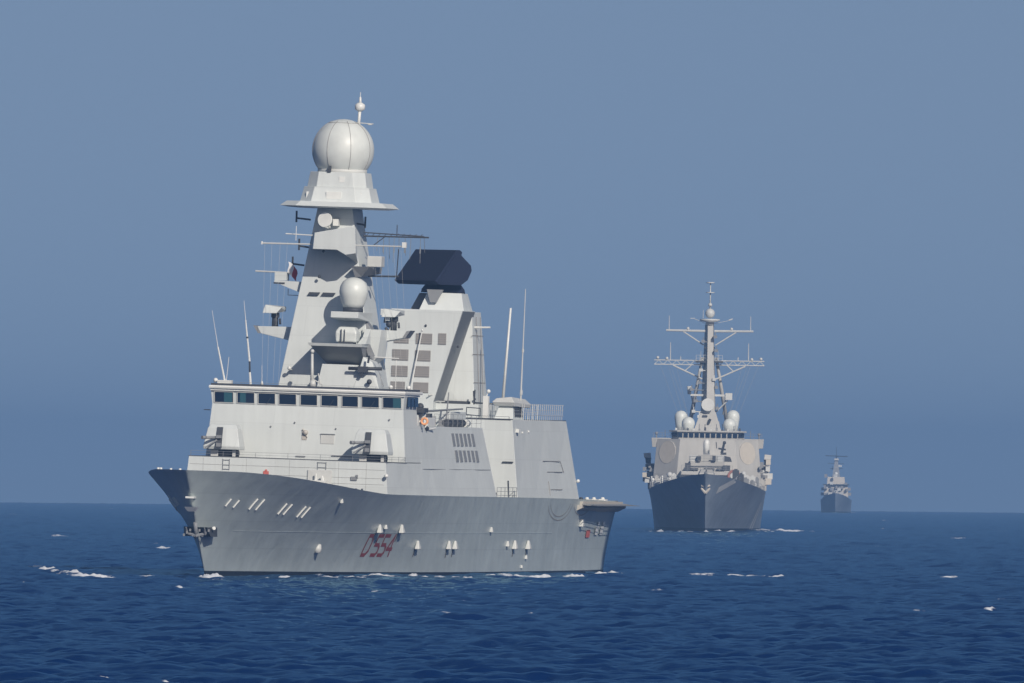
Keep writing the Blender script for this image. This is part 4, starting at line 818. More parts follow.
# radar pedestal, neck and antenna
mb = MB(); mb.loft([[(98.3, -1.15, 22.2), (104.3, -1.5, 22.2), (104.3, 2.45, 22.2), (98.3, 2.75, 22.2)], [(99.0, -.6, 23.75), (104.2, -1.0, 23.75), (104.0, 2.0, 23.75), (99.0, 2.35, 23.75)]])
ped = mb.build('radar_pedestal', 'sup', S1, bevel=.03)
mb = MB(); mb.hexa([(98.2, -.2, 22.9), (98.4, -.2, 22.9), (98.4, .35, 22.9), (98.2, .35, 22.9)], [(98.2, -.5, 24.0), (98.6, -.5, 24.0), (98.6, .9, 24.0), (98.2, .9, 24.0)]); mb.box(98.55, 98.9, .5, .9, 22.55, 22.75); mb.build('pedestal_hatch', 'mid', ped)
mb = MB(); mb.hexa([(101.5, -2.5, 22.2), (104, -2.5, 22.2), (104, -1.0, 22.2), (101.5, -1.0, 22.2)], [(102.5, -1.9, 23.7), (104, -1.9, 23.7), (104, -.6, 23.7), (102.5, -.6, 23.7)]); mb.build('pedestal_shoulder', 'grille', ped)
mb = MB(); mb.lathe((101.3, .35, 23.75), [(1.9, 0), (1.85, .3), (1.4, .9), (1.4, 1.6)], 20); mb.build('radar_neck', 'navy', ped)
# antenna: profile (s back from the face, z) swept along its width; face turned to the starboard bow and tilted back
mb = MB(); C = Vector((101.3, -.75, 0)); th = R_(52)
nrm = Vector((-math.cos(th), -math.sin(th), 0)); wid = Vector((-math.sin(th), math.cos(th), 0))
prof = [(-1.55, 24.72), (-1.15, 24.42), (.95, 24.42), (1.6, 24.9), (1.95, 25.7), (1.85, 26.15), (1.15, 26.75), (.9, 27.0), (.98, 27.25), (.75, 27.42), (.4, 27.42)]
def pp(s, w, z): q = C - nrm * s + wid * w; return (q.x, q.y, z)
W2 = 3.75
mb.hexa([pp(s, -W2, z) for s, z in prof], [pp(s, W2, z) for s, z in prof]); rad = mb.build('search_radar', 'navy', S1, bevel=.04)
mb = MB(); mb.hexa([pp(-1.3, W2 + .01, 24.6), pp(-.9, W2 + .01, 24.6), pp(-.9, W2 + .06, 24.6), pp(-1.3, W2 + .06, 24.6)], [pp(.55, W2 + .01, 27.3), pp(.75, W2 + .01, 27.3), pp(.75, W2 + .06, 27.3), pp(.55, W2 + .06, 27.3)]); mb.build('antenna_edge', 'navy', rad)
mb = MB(); mb.tube(pp(1.3, 1.0, 24.4), pp(1.3, 1.0, 23.8), .8, .9, 12); mb.build('waveguide_drum', 'mid', rad)
# ---- things carried by the nearest ship
def top(o, base):   # give a loose thing its own place in the world, off the ship's frame
    o.matrix_world = S1_M @ Matrix.Translation((-base[0], base[1], base[2]))
S1_M = Matrix.Translation((-24.422, 1603.76, -0.173)) @ Matrix.Rotation(-(math.pi / 2 + R_(10.0)), 4, 'Z') @ Matrix.Rotation(-R_(1.4), 4, 'X')
mb = MB(); n = 6
def cl(u, v): return (.12 * math.sin(u * 5 + v * 2), -.15 + u * .95 + .08 * math.sin(v * 6), 1.15 - v * 1.25 - u * .75 + .1 * math.sin(u * 4))
def sheet(u0, u1):
    vs = [cl(u0 + (u1 - u0) * i / n, j / n) for i in range(n + 1) for j in range(n + 1)]
    vs2 = [(x + .02, y, z) for x, y, z in vs]; N1 = len(vs)
    fs = [(i * (n + 1) + j, (i + 1) * (n + 1) + j, (i + 1) * (n + 1) + j + 1, i * (n + 1) + j + 1) for i in range(n) for j in range(n)]
    return vs, fs, vs2
fl = MB()
for (u0, u1, m_) in ((0, .55, 0), (.55, 1, 1)):
    vs, fs, vs2 = sheet(u0, u1); k0 = len(fl.f); fl.add(vs, fs, True); fl.add(vs2, fs, True)
    for q in range(k0, len(fl.f)): fl.mi[q] = m_
flag = fl.build('flag', ['cloth', 'redcloth'], None); tag(flag, 'small white and dark red flag flying left of the tall mast', 'flag'); top(flag, (52, -3.75, 24.75)); flag.scale = (.8, .8, .8)
mb = MB(); R1, r1 = .25, .10; vs = []; fs = []; N1, N2 = 20, 8
for i in range(N1):
    for j in range(N2):
        A_, B_ = 2 * math.pi * i / N1, 2 * math.pi * j / N2; vs.append((r1 * math.sin(B_), (R1 + r1 * math.cos(B_)) * math.cos(A_), (R1 + r1 * math.cos(B_)) * math.sin(A_)))
for i in range(N1):
    for j in range(N2): fs.append((i * N2 + j, ((i + 1) % N1) * N2 + j, ((i + 1) % N1) * N2 + (j + 1) % N2, i * N2 + (j + 1) % N2))
mb.add(vs, fs, True); lb = mb.build('life_buoy', 'orange', None); tag(lb, 'orange life buoy hung on the bridge wing of the nearest warship', 'life buoy'); top(lb, (49.9, 8.42, 12.85))
mb = MB(); mb.tube((0.0, -.45, -.1), (0, .1, .55), .05); mb.tube((0, .05, -.5), (0, .3, -.2), .06); mb.build('grab_line', 'white', lb)
# ------------------------------------------------------------------ second ship, bow on
M['us'] = paint('haze_grey_paint', (0.43, 0.425, 0.40), 0.5, (1.6, 1.6, 0.10), (1.1, 1.1, 0.07), 0.07, 0.05, (4.0, 2.6), 0.06, 0.1, 0.2)
M['ushull'] = paint('haze_grey_hull', (0.215, 0.26, 0.315), 0.5, (.8, .8, 0.06), (.5, .5, 0.04), 0.14, 0.12, (6.0, 2.4), 0.08, 0.3, 0.25)
M['spy'] = plain('array_face', (0.53, 0.49, 0.42), 0.6)
S2 = empty('warship'); tag(S2, 'second warship seen bow on, twin crossed yards on its lattice mast', 'warship', 'warships steaming in line')
H2 = Hull(8.5, 142.0, 9.6,
          [0, 2, 5, 12, 23, 40, 60, 120, 150], [0.15, 1.5, 3.0, 5.2, 7.5, 9.4, 10.15, 10.1, 8.6],
          [-8.5, 0, 15, 30, 50, 154], [9.75, 9.15, 8.15, 7.45, 6.95, 6.2],
          [0, 5, 15, 30, 45, 60, 90, 142], [0.03, .75, 2.6, 5.1, 7.3, 8.7, 9.25, 8.4], power=1.25)
hull2 = H2.mesh('hull', S2, 'ushull', .45, 80, 14)
place(S2, 33.277, 3414.15, -0.784, 0.8, 0.3)
mb = MB(); c = (-5.6, 0, 6.95)
mb.tube((-6.2, 0, 7.8), (-5.6, 0, 6.3), .16, .16); 
for s in (1, -1): mb.tube((-5.9, 0, 6.5), (-6.0, s * .75, 7.3), .28, .18); mb.tube((-6.2, s * .25, 7.7), (-6.1, s * .75, 7.75), .26, .16)
mb.build('anchor', 'spy', hull2)
mb = MB(); mb.tube((-7.9, 0, 9.6), (-7.9, 0, 11.2), .05); mb.ball((-7.6, 0, 9.9), .3, 8); mb.build('jackstaff', 'mid', S2)
for a0 in (46.0, 49.0):
    mb = MB(); stroke(mb, H2, [(a0, .7), (a0 + 2.2, 4.6)], .9, .04); mb.build('white_mark', 'pale', hull2)
mb = MB(); stroke(mb, H2, [(4.0, 8.75), (1.5, 8.0), (-1.6, 7.1)], 1.25, .06); mb.build('flare_bright_streak', 'pale', hull2)  # bright streak of the port bow flare, put into the colour as a pale stroke
# main block with array faces
def blk(z, f, y0, y1, a1, k=3.6): return [(f, -y0, z), (f + k, -y1, z), (a1, -y1, z), (a1, y1, z), (f + k, y1, z), (f, y0, z)]
mb = MB(); mb.loft([blk(6.5, 48.0, 5.3, 9.5, 80), blk(9.7, 48.0, 5.25, 9.3, 80), blk(15.75, 48.8, 4.75, 8.75, 80)]); sup2 = mb.build('superstructure', 'us', S2, bevel=.04)
for s in (1, -1):
    # octagonal array on each slanted face
    f0 = Vector((-48.4, s * 5.0, 0)); f1 = Vector((-52.0, s * 9.0, 0)); t = (f1 - f0).normalized(); nr = Vector((-t.y * s * -1, 0, 0)); nr = Vector((abs(t.y), s * abs(t.x), .10)).normalized()
    cc = Vector((-50.15, s * 6.95, 13.45)); up = nr.cross(t).normalized(); up = up if up.z > 0 else -up
    mb = MB(); ring = []
    for k in range(16):
        an = math.pi / 16 + k * math.pi / 8; q8 = 1.0 + .03 * math.cos(8 * an); p = cc + t * (1.85 * q8 * math.cos(an)) + up * (2.0 * q8 * math.sin(an)); ring.append(p)
    mb.hexa([(-(p - nr * .3).x, (p - nr * .3).y, (p - nr * .3).z) for p in ring], [(-(p + nr * .02).x, (p + nr * .02).y, (p + nr * .02).z) for p in ring])
    sp = mb.build('radar_array', 'spy', sup2)
    mb = MB()
    for k in range(16):
        p, q = ring[k] + nr * .0, ring[(k + 1) % 16] + nr * .0; mb.tube((-p.x, p.y, p.z), (-q.x, q.y, q.z), .05)
    mb.build('array_rim', 'us', sp)
# bridge
mb = MB(); mb.loft([blk(15.75, 50.6, 5.0, 6.2, 60, 2.2), blk(17.0, 50.5, 5.1, 6.3, 60, 2.2)]); br2 = mb.build('bridge', 'us', S2)
mb = MB(); mb.loft([blk(17.0, 50.1, 5.3, 6.7, 61, 2.2), blk(17.25, 50.1, 5.3, 6.7, 61, 2.2)]); mb.build('bridge_roof', 'us', br2)
for k in range(11):
    y = -4.75 + k * .95; mb = MB(); mb.box(50.42, 50.7, y - .36, y + .36, 16.05, 16.8); mb.build('window', 'glass', br2)
for s in (1, -1):
    mb = MB(); mb.hexa([(51.0, s * 5.25, 16.1), (52.6, s * 6.1, 16.1), (52.6, s * 6.25, 16.1), (50.9, s * 5.4, 16.1)], [(51.0, s * 5.25, 16.8), (52.6, s * 6.1, 16.8), (52.6, s * 6.35, 16.8), (50.85, s * 5.45, 16.8)]); mb.build('side_window', 'glass', br2)
    mb = MB(); mb.hexa([(52.5, s * 8.0, 14.2), (57, s * 8.0, 14.2), (57, s * 9.6, 14.3), (52.5, s * 9.6, 14.3)], [(52.3, s * 6.2, 15.9), (57, s * 6.2, 15.9), (57, s * 9.75, 15.9), (52.3, s * 9.75, 15.9)]); mb.build('bridge_wing', 'us', S2, bevel=.04)
    mb = MB(); mb.tube((55, s * 8.9, 15.9), (55, s * 8.9, 16.6), .12); mb.ball((55, s * 8.9, 16.7), .28, 8); mb.tube((54, s * 7.4, 15.9), (54, s * 7.4, 17.3), .05); mb.rail([(52.6, s * 6.4, 15.9), (52.6, s * 9.4, 15.9)], .9, 1.0, 2, .025); mb.each('wing_fitting', 'mid', S2)
# forward gun deck
mb = MB(); mb.loft([[(37, -4.6, 7.0), (48.2, -4.9, 7.0), (48.2, 4.9, 7.0), (37, 4.6, 7.0)], [(37.2, -4.4, 10.2), (48.2, -4.7, 10.2), (48.2, 4.7, 10.2), (37.2, 4.4, 10.2)]]); mb.build('gun_deck_house', 'us', S2, bevel=.04)
mb = MB(); mb.box(39, 48.5, -2.9, 3.0, 10.2, 11.9); mb.box(40.5, 48.5, -2.3, 2.5, 11.9, 13.1); mb.build('launcher_house', 'us', S2, bevel=.04)
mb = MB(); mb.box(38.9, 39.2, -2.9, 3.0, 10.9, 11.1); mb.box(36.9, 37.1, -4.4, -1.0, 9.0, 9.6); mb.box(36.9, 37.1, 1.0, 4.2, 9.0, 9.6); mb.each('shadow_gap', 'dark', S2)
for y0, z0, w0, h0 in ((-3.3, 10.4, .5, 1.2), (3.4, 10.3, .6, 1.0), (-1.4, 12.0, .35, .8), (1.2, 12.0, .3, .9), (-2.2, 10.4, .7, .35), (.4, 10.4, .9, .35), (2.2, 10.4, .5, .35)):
    mb = MB(); mb.box(38.4, 39.3, y0 - w0, y0 + w0, z0, z0 + h0); mb.build('opening_shade', 'dark', S2)  # solid dark boxes, their colour stands in for the shade inside openings
mb = MB()
for y in (-2.3, 2.2): mb.box(39.2, 40.4, y - .75, y + .75, 11.9, 13.0)
mb.build('ready_locker', 'pale', S2, bevel=.06)
mb = MB(); mb.rail([(38.9, -2.9, 11.9), (38.9, 3.0, 11.9)], 1.0, 1.0, 2, .03); mb.rail([(37.0, -4.4, 10.2), (37.0, 4.4, 10.2)], 1.0, 1.1, 3, .03); mb.build('railing', 'mid', S2)
mb = MB(); mb.lathe((44, -.15, 14.0), [(.52, -.9), (.55, .9), (.5, 1.35), (.3, 1.65), (.05, 1.75)], 16); mb.build('close_in_gun_radome', 'white', S2)
mb = MB(); mb.box(43.2, 44.8, -.75, .45, 12.6, 13.3); mb.tube((43.4, -.15, 13.2), (42.2, -.15, 13.1), .12); mb.tube((43.3, -.6, 13), (43.3, -.6, 13.9), .12); mb.tube((43.3, .3, 13), (43.3, .3, 13.9), .12); mb.build('close_in_gun_mount', 'mid', S2)
mb = MB(); mb.box(42.5, 43.5, 2.3, 3.3, 13.1, 13.5); mb.tube((43, 2.5, 13.4), (42.9, 2.9, 15.1), .25, .2); mb.tube((42.8, 1.9, 14.2), (42.8, 3.2, 14.0), .16); mb.ball((42.8, 2.95, 15.2), .3, 8); mb.tube((42.8, 1.6, 14.2), (42.8, 1.5, 15.3), .07); mb.hexa([(41.5, 2.7, 11.9), (43.5, 2.7, 11.9), (43.5, 4.3, 11.9), (41.5, 4.3, 11.9)], [(41.5, 2.2, 13.1), (43.5, 2.2, 13.1), (43.5, 4.0, 12.7), (41.5, 4.0, 12.7)]); mb.build('deck_crane', 'dark', S2)
# main gun on the foredeck
mb = MB(); mb.loft([[(19.5, -1.5, 7.9), (24.5, -1.7, 7.9), (24.5, 1.7, 7.9), (19.5, 1.5, 7.9)], [(20.3, -1.2, 9.9), (24.3, -1.4, 9.9), (24.3, 1.4, 9.9), (20.3, 1.2, 9.9)], [(21.5, -.9, 10.5), (24, -1, 10.5), (24, 1, 10.5), (21.5, .9, 10.5)]]); g2 = mb.build('gun_shield', 'us', S2, bevel=.06)
mb = MB(); mb.tube((20.5, 0, 9.7), (13.2, 0, 10.6), .16, .11, 8); mb.build('barrel', 'mid', g2)
mb = MB(); mb.lathe((26, 5.1, 8.6), [(.0, 0)] * 2, 6) if False else None
R2, r2 = .95, .22; vs = []; fs = []
for i in range(24):
    for j in range(8):
        A_, B_ = 2 * math.pi * i / 24, 2 * math.pi * j / 8; vs.append((34 + r2 * math.sin(B_), 4.7 + (R2 + r2 * math.cos(B_)) * math.cos(A_), 9.4 + (R2 + r2 * math.cos(B_)) * math.sin(A_)))
for i in range(24):
    for j in range(8): fs.append((i * 8 + j, ((i + 1) % 24) * 8 + j, ((i + 1) % 24) * 8 + (j + 1) % 8, i * 8 + (j + 1) % 8))
M['fadedred'] = plain('faded_red_ring', (0.38, 0.16, 0.13), 0.6)
mb = MB(); mb.add(vs, fs, True); hr = mb.build('hose_reel', 'fadedred', S2); mb = MB(); mb.disc((34.2, 4.7, 9.4), (-1, 0, 0), .6, .4, 16); mb.box(33.9, 34.6, 3.6, 5.6, 7.4, 8.5); mb.build('reel_hub', 'pale', hr)
# crowded sides
rr = random.Random(4)
for s in (1, -1):
    mb = MB(); mb.box(58, 78, s * 9.3, s * 10.3, 7.0, 9.8); mb.build('side_gallery', 'us', S2)
    mb = MB(); mb.box(56, 62, s * 8.6, s * 10.6, 11.2, 11.45); mb.hexa([(57, s * 8.7, 9.9), (61, s * 8.7, 9.9), (61, s * 9.2, 9.9), (57, s * 9.2, 9.9)], [(57, s * 8.7, 11.2), (61, s * 8.7, 11.2), (61, s * 10.4, 11.2), (57, s * 10.4, 11.2)]); mb.build('side_platform', 'mid', S2)
    mb = MB(); mb.hexa([(57.5, s * 9.8, 12.4), (60.5, s * 9.8, 12.4), (60.5, s * 11.0, 12.4), (57.5, s * 11.0, 12.4)], [(57.7, s * 9.9, 13.3), (60.5, s * 9.9, 13.3), (60.5, s * 11.1, 13.2), (57.7, s * 11.1, 13.2)]); ew = mb.build('jammer_housing', 'us', S2, bevel=.06); mb = MB(); mb.tube((59, s * 10.3, 11.45), (59, s * 10.3, 12.4), .4, .55, 10); mb.build('jammer_mount', 'dark', ew)
    for k in range(5):
        a0 = 30 + k * 6.5; y0 = H2.half(a0, 7.5) - .8; z0 = H2.zd(a0) + rr.uniform(.2, .9)
        mb = MB(); mb.tube((a0, s * y0, z0 + .2), (a0 + 1.4, s * y0, z0 + .2), .34, .34, 10); mb.box(a0 + .1, a0 + 1.2, s * y0 - .25, s * y0 + .25, z0 - .9, z0 - .1); mb.build('raft_canister', 'white' if k % 2 else 'pale', S2)
    mb = MB()
    for k in range(16):
        a0 = rr.uniform(50, 74); y0 = rr.uniform(8.9, 10.0); z0 = rr.uniform(7.2, 10.8); d_ = rr.uniform(.2, .5); mb.box(a0, a0 + d_ * 2, s * y0 - d_ / 2, s * y0 + d_ / 2, z0, z0 + d_ * rr.uniform(.8, 2))
    mb.build('deck_fittings', 'mid', S2)
    mb = MB()
    for k in range(9):
        a0 = rr.uniform(40, 56); y0 = rr.uniform(5.2, 8.8); z0 = 7.6 + rr.uniform(0, 2); d_ = rr.uniform(.2, .45); mb.box(a0 - 4, a0 + d_ - 4, s * y0 - d_, s * y0 + d_, z0 - .6, z0 + d_)
    mb.build('deck_lockers', 'pale', S2)
    mb = MB(); mb.tube((60, s * 9.7, 8.4), (60, s * 10.9, 8.5), .12); mb.box(59, 60.5, s * 10.0, s * 10.6, 9.0, 9.8); mb.tube((58, s * 9.8, 9.9), (58, s * 9.9, 12.2), .06); mb.build('davit', 'dark', S2)
    mb = MB(); mb.rail([(a, s * (H2.half(a, 7) - .2), H2.zd(a) - .1) for a in (10, 20, 30, 40, 50, 60)], 1.0, 2.5, 3, .025); mb.build('deck_rail', 'mid', S2)
    mb = MB(); mb.box(51.7, 52.3, s * 7.9, s * 8.0, 9.8, 14.2); mb.build('side_ladder', 'mid', sup2)
for s in (1, -1):
    for k in range(26):
        a0 = rr.uniform(8, 62); z0 = H2.zd(a0) - .25; y0 = H2.half(a0, z0) - rr.uniform(.3, 1.6); hh = rr.uniform(.7, 2.4); w0 = rr.uniform(.2, .6)
        mb = MB()
        if k % 3 == 0: mb.tube((a0, s * y0, z0), (a0, s * y0, z0 + hh), w0 * .6, w0 * .5, 8); mb.ball((a0, s * y0, z0 + hh), w0 * .9, 8); mb.build('deck_ventilator', ('pale', 'white', 'mid')[k % 2], S2)
        else: mb.box(a0, a0 + .8, s * y0 - w0, s * y0 + w0, z0, z0 + hh); mb.box(a0 + .1, a0 + .6, s * y0 - w0 * .5, s * y0 + w0 * .5, z0 + hh, z0 + hh + .2); mb.build('deck_locker', ('pale', 'mid', 'dark', 'us')[k % 4], S2, bevel=.03)
    for k in range(14):
        a0 = rr.uniform(51, 60); y0 = rr.uniform(9.0, 10.9); z0 = rr.uniform(8.0, 11.5); w0 = rr.uniform(.2, .5)
        mb = MB(); mb.box(a0, a0 + .8, s * y0 - w0, s * y0 + w0, z0, z0 + w0 * 2.2); mb.tube((a0 + .4, s * (y0 - .1), z0), (a0 + .4, s * (y0 - 1.2), z0 - .3), .06); mb.build('side_fitting', ('pale', 'spy', 'mid')[k % 3], S2)
for k in range(22):
    y0 = rr.uniform(-4.4, 4.4); a0 = 36.6 - rr.uniform(0, 3); w0 = rr.uniform(.12, .45); z0 = 7.0
    mb = MB(); mb.box(a0, a0 + .6, y0 - w0, y0 + w0, z0, z0 + rr.uniform(.8, 2.6)); mb.build('foredeck_fitting', ('pale', 'mid', 'dark', 'us')[k % 4], S2, bevel=.03)
for k in range(12):
    y0 = -5.5 + k * 1.0; mb = MB(); mb.tube((53, y0, 17.2), (53, y0, 17.2 + rr.uniform(.5, 1.3)), .06); mb.box(52.8, 53.1, y0 - .15, y0 + .2, 17.25, 17.25 + rr.uniform(.2, .6)); mb.build('roof_fitting', ('pale', 'mid', 'dark')[k % 3], S2)
# masthead gear
mb = MB(); mb.frus((57.5, 71, -6.3, 6.3), 15.75, (58, 71, -6.0, 6.0), 17.3); mb.build('flying_bridge', 'us', S2)
mb = MB(); mb.loft([[(60.5, -2.5, 17.2), (68, -2.5, 17.2), (68, 2.3, 17.2), (60.5, 2.3, 17.2)], [(62.3, -1.35, 20.6), (67, -1.35, 20.6), (67, 1.25, 20.6), (62.3, 1.25, 20.6)]]); mb.build('director_tower', 'us', S2, bevel=.05)
mb = MB(); mb.disc((61.6, -.1, 21.75), (-1, 0, .15), 1.12, .35, 20); mb.tube((61.7, -.1, 21.75), (63.2, -.1, 21.5), .45); mb.tube((62.6, -.1, 20.5), (62.6, -.1, 21.4), .6, .5, 10); mb.build('illuminator_dish', 'pale', S2)
mb = MB(); mb.tube((61.2, -.1, 18.3), (61.0, .35, 19.3), .25); mb.box(60.6, 61.1, -.6, .2, 20.2, 20.5); mb.build('tower_fittings', 'dark', S2)
for y, z, a in ((-4.75, 19.6, 67), (-3.45, 18.5, 61), (4.3, 19.8, 67), (3.75, 18.35, 61)):
    mb = MB(); h_ = z - 17.2; mb.lathe((a, y, 17.2), [(.85, 0), (1.0, h_ * .5), (1.12, h_ * .8), (1.15, h_), (1.08, h_ + .4), (.88, h_ + .75), (.55, h_ + 1.0), (.2, h_ + 1.12), (.01, h_ + 1.14)], 20); mb.build('dome_antenna', 'offwhite', S2)
def mw(z): return interp(z, [17.2, 28.5, 35.5], [1.35, .95, .7])
mb = MB(); mb.loft([[(68.2 + (z - 17) * .12, -.35, z), (71.5 + (z - 17) * .06, -mw(z) - .15, z), (72.5 + (z - 17) * .04, 0, z), (71.0 + (z - 17) * .06, mw(z), z), (68.3 + (z - 17) * .12, mw(z) - .15, z)] for z in (17.2, 28.5, 35.8)]); m2 = mb.build('mast', 'us', S2)
for z0, y0 in ((19.5, -1.6), (21.0, 1.5), (22.2, -2.2), (24.6, 1.3), (25.4, -1.6), (26.0, .9), (27.6, -1.4), (31.0, 1.2), (32.6, -1.1), (33.4, 1.0), (20.4, -2.6), (24.2, -3.0)):
    mb = MB(); mb.box(69.0, 70.6, y0 - .32, y0 + .3, z0, z0 + .5); mb.tube((69.8, y0, z0 + .5), (69.8, y0, z0 + 1.0), .08); mb.tube((69.8, y0, z0 + .2), (70.8, 0, z0 + .1), .1); mb.build('mast_fitting', ('pale', 'dark', 'mid', 'white')[int(z0 * 10) % 4], m2)
mb = MB(); mb.rail([(70.3, -2.3, 29.45), (70.3, 2.3, 29.45)], 1.0, .6, 2, .03); mb.build('platform_rail', 'pale', m2)
mb = MB()
for s in (1, -1): mb.tube((76.5, s * 3.5, 17.2), (71.5, s * 1.2, 30.0), .38, .26, 8); mb.tube((72, s * 3.0, 23.4), (74, s * 2.5, 20.2), .12)
mb.build('mast_legs', 'us', m2)
mb = MB(); mb.box(70.5, 71.1, -3.2, 3.6, 23.3, 23.65); mb.tube((70.8, -3.4, 23.6), (70.8, -3.4, 25.0), .28, .45, 8); mb.box(70.2, 71.2, 2.9, 4.1, 22.7, 23.9); mb.tube((70.8, 3.3, 22.6), (71.2, 1.2, 20.5), .12); mb.build('lower_yard', 'pale', m2)
mb = MB(); mb.box(70.2, 72, -2.4, 2.4, 29.15, 29.45); mb.box(70.4, 71.4, -.95, .95, 31.6, 31.9); mb.build('mast_platform', 'dark', m2)
def truss(z, y1, h, name):
    q = MB(); n_ = int(y1 / .8)
    for s in (1, -1):
        for zz in (z, z + h): q.tube((71, s * 1.0, zz), (71, s * y1, zz), .1, .1, 5)
        for k in range(n_):
            ya, yb = 1.0 + (y1 - 1.0) * k / n_, 1.0 + (y1 - 1.0) * (k + 1) / n_; q.tube((71, s * ya, z if k % 2 else z + h), (71, s * yb, z + h if k % 2 else z), .06, .06, 4)
    return q.build(name, 'pale', m2)
truss(28.75, 9.6, .75, 'lower_truss_yard'); 
mb = MB()
for s in (1, -1): mb.tube((71, s * .8, 34.65), (71, s * 7.6, 34.7), .22, .18, 6); mb.tube((71, s * 1.0, 32.2), (71, s * 4.6, 34.5), .12); mb.tube((71, s * 1.2, 26.3), (71, s * 6.3, 28.6), .14); mb.tube((71, s * 4.2, 27.7), (71, s * 3.0, 28.8), .1)
mb.build('upper_yard', 'pale', m2)
for s in (1, -1):
    for y, z0, z1, r in ((7.1, 34.8, 37.3, .08), (6.8, 29.5, 32.6, .1), (1.5, 29.4, 31.2, .05), (5.0, 29.5, 30.2, .1)):
        mb = MB(); mb.tube((71, s * y, z0), (71, s * y, z1), r, r * .6); mb.build('yard_antenna', 'pale', m2)
    for y, z in ((9.0, 29.9), (7.4, 29.8), (3.8, 35.05)): 
        mb = MB(); mb.ball((71, s * y, z), .28, 8); mb.build('yard_lamp', 'pale', m2)
mb = MB(); mb.box(70.9, 71.1, -3.4, -2.6, 36.8, 36.9); mb.hexa([(71, 3.2, 36.5), (71.3, 3.2, 36.5), (71.3, 3.9, 36.7), (71, 3.9, 36.7)], [(71, 3.3, 36.7), (71.3, 3.3, 36.7), (71.3, 4.0, 36.95), (71, 4.0, 36.95)]); mb.tube((71, .8, 36.0), (71.1, 3.4, 36.55), .04); mb.tube((71, -.8, 36.0), (71, -2.8, 36.8), .04); mb.build('wind_sensor', 'pale', m2)
mb = MB(); mb.lathe((71, 0, 35.7), [(.75, 0), (.75, .5), (1.75, .75), (1.75, 1.05), (.6, 1.1)], 18); mb.ball((71, 0, 37.75), .85, 16); mb.tube((71, 0, 38.4), (71, 0, 43.2), .14, .08, 8); mb.tube((71, 0, 39.0), (71, 0, 39.5), .38, .3, 10); mb.tube((71, 0, 41.3), (71, 0, 41.45), .75, .75, 10); mb.tube((71, 0, 43.0), (71, 0, 43.2), .7, .7, 10); mb.tube((71, -1.2, 36.9), (71, -1.2, 38.3), .05); mb.build('masthead', 'pale', m2)
mb = MB(); mb.box(70.3, 70.6, -.6, .1, 31.0, 31.4); mb.box(70.2, 70.5, -.5, 0, 30.0, 30.9); mb.box(69.8, 70.0, -.4, .9, 26.7, 26.9); mb.build('mast_box', 'dark', m2)
mb = MB()
for s in (1, -1):
    for y, yb in ((8.6, 4.2), (7.2, 3.6), (5.8, 3.0), (6.8, 2.6)): mb.tube((71, s * y, 28.8), (68, s * yb, 17.4), .02, .02, 4)
mb.each('halyard', 'mid', m2)
mb = MB(); mb.frus((78, 96, -6.5, 6.5), 7.0, (79, 95, -5.8, 5.8), 15.5); mb.frus((98, 118, -6, 6), 7.0, (99, 117, -5.4, 5.4), 13.5); mb.frus((82, 90, -2.5, 2.5), 15.5, (83, 89, -1.8, 1.8), 19.0); mb.frus((100, 108, -2.5, 2.5), 13.5, (101, 107, -1.8, 1.8), 18.5); mb.build('funnels_and_hangar', 'us', S2)
# ------------------------------------------------------------------ third ship far off on the horizon
S3 = empty('warship'); tag(S3, 'smallest warship, hazy and bow on at the horizon, right of the other two', 'warship', 'warships steaming in line')
H3 = Hull(5.5, 112.0, 7.5, [0, 2, 5, 12, 20, 35, 60, 118], [.15, 1.2, 2.4, 4.2, 5.3, 6.0, 6.2, 5.6], [-5.5, 5, 20, 40, 113], [7.6, 6.6, 5.3, 4.9, 4.6], [0, 10, 25, 40, 60, 112], [.03, 1.8, 4.0, 5.4, 5.9, 5.3])
hull3 = H3.mesh('hull', S3, 'ushull', .4, 50, 10); place(S3, 128.0, 7876.0, -4.174, 1.2, 0.0)
mb = MB(); mb.frus((30, 60, -4.9, 4.9), 5.0, (31, 60, -4.6, 4.6), 10.7); b3 = mb.build('superstructure', 'spy', S3, bevel=.05)
mb = MB(); mb.frus((24, 31, -3.2, 3.2), 5.0, (25, 31, -3.0, 3.0), 8.0); mb.build('gun_deck_house', 'us', S3)
mb = MB(); mb.box(29.6, 44, -5.2, 5.2, 10.7, 11.15); mb.build('bridge_band', 'dark', b3)
mb = MB(); mb.frus((32, 50, -3.6, 3.6), 11.15, (33, 50, -3.3, 3.3), 14.0); mb.build('upper_house', 'spy', S3)
mb = MB(); mb.ball((17, 0, 7.6), 1.3, 12); mb.tube((17, 0, 8.0), (12.5, 0, 8.6), .15); mb.build('gun', 'us', S3)
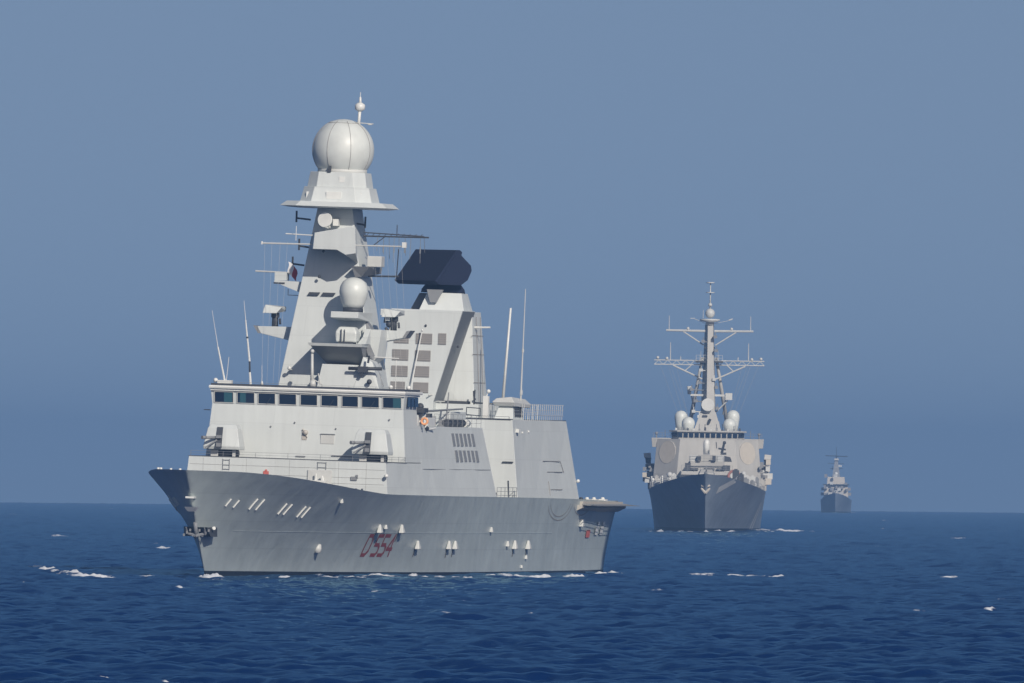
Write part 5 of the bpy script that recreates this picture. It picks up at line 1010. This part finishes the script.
mb = MB(); mb.ball((34, 0, 15.2), .8, 12); mb.tube((34, 0, 14), (34, 0, 14.8), .5); mb.build('director_dome', 'white', S3)
mb = MB(); mb.loft([[(40, -1.5, 14), (44, -1.5, 14), (44, 1.5, 14), (40, 1.5, 14)], [(42, -.5, 21.5), (43.3, -.5, 21.5), (43.3, .5, 21.5), (42, .5, 21.5)]]); m3 = mb.build('mast', 'mid', S3)
mb = MB(); mb.tube((42.5, -4.3, 22.4), (42.5, 4.4, 22.1), .18); mb.tube((42.5, 0, 21.4), (42.5, 0, 26.0), .12, .06); mb.tube((42.5, -2.4, 17.3), (42.5, 2.6, 17.3), .14); mb.tube((42.5, -1.5, 16.8), (42.5, -1.5, 18.3), .1); mb.build('yard', 'dark', m3)
mb = MB()
for z0, z1, yy in ((14, 17, 1.9), (17, 20, 1.3), (20, 22.3, .8)): mb.tube((42, -yy, z0), (42, yy * .6, z1), .12); mb.tube((42, yy, z0), (42, -yy * .6, z1), .12)
mb.tube((42, -3.4, 19.4), (42, 3.0, 19.2), .1); mb.build('lattice', 'dark', m3)
for k in range(16):
    y0 = rr.uniform(-4.6, 4.6); mb = MB(); z0 = rr.choice((7.2, 8.8, 11.2, 14.0, 9.6)); w0 = rr.uniform(.2, .6); mb.box(29.0 - rr.uniform(0, .6), 30.8, y0 - w0, y0 + w0, z0 - .3, z0 + rr.uniform(.4, 1.1)); mb.build('fitting', ('pale', 'grille', 'mid')[k % 3], S3)
mb = MB(); mb.box(41, 42, .8, 2.2, 18.0, 18.7); mb.box(41, 42, -.6, .5, 17.0, 17.8); mb.box(41, 42, -.8, .9, 20.6, 21.3); mb.each('radar_box', 'pale', m3)
mb = MB()
for s in (1, -1): mb.box(34, 42, s * 4.8, s * 6.0, 6.6, 7.8); mb.box(36, 39, s * 4.6, s * 5.8, 8.6, 9.8)
mb.each('side_boat', 'grille', S3)
mb = MB(); mb.box(50, 90, -4.3, 4.3, 4.8, 9.0); mb.frus((62, 70, -2.3, 2.3), 9, (63, 70, -1.8, 1.8), 13.5); mb.build('funnel_and_hangar', 'us', S3)
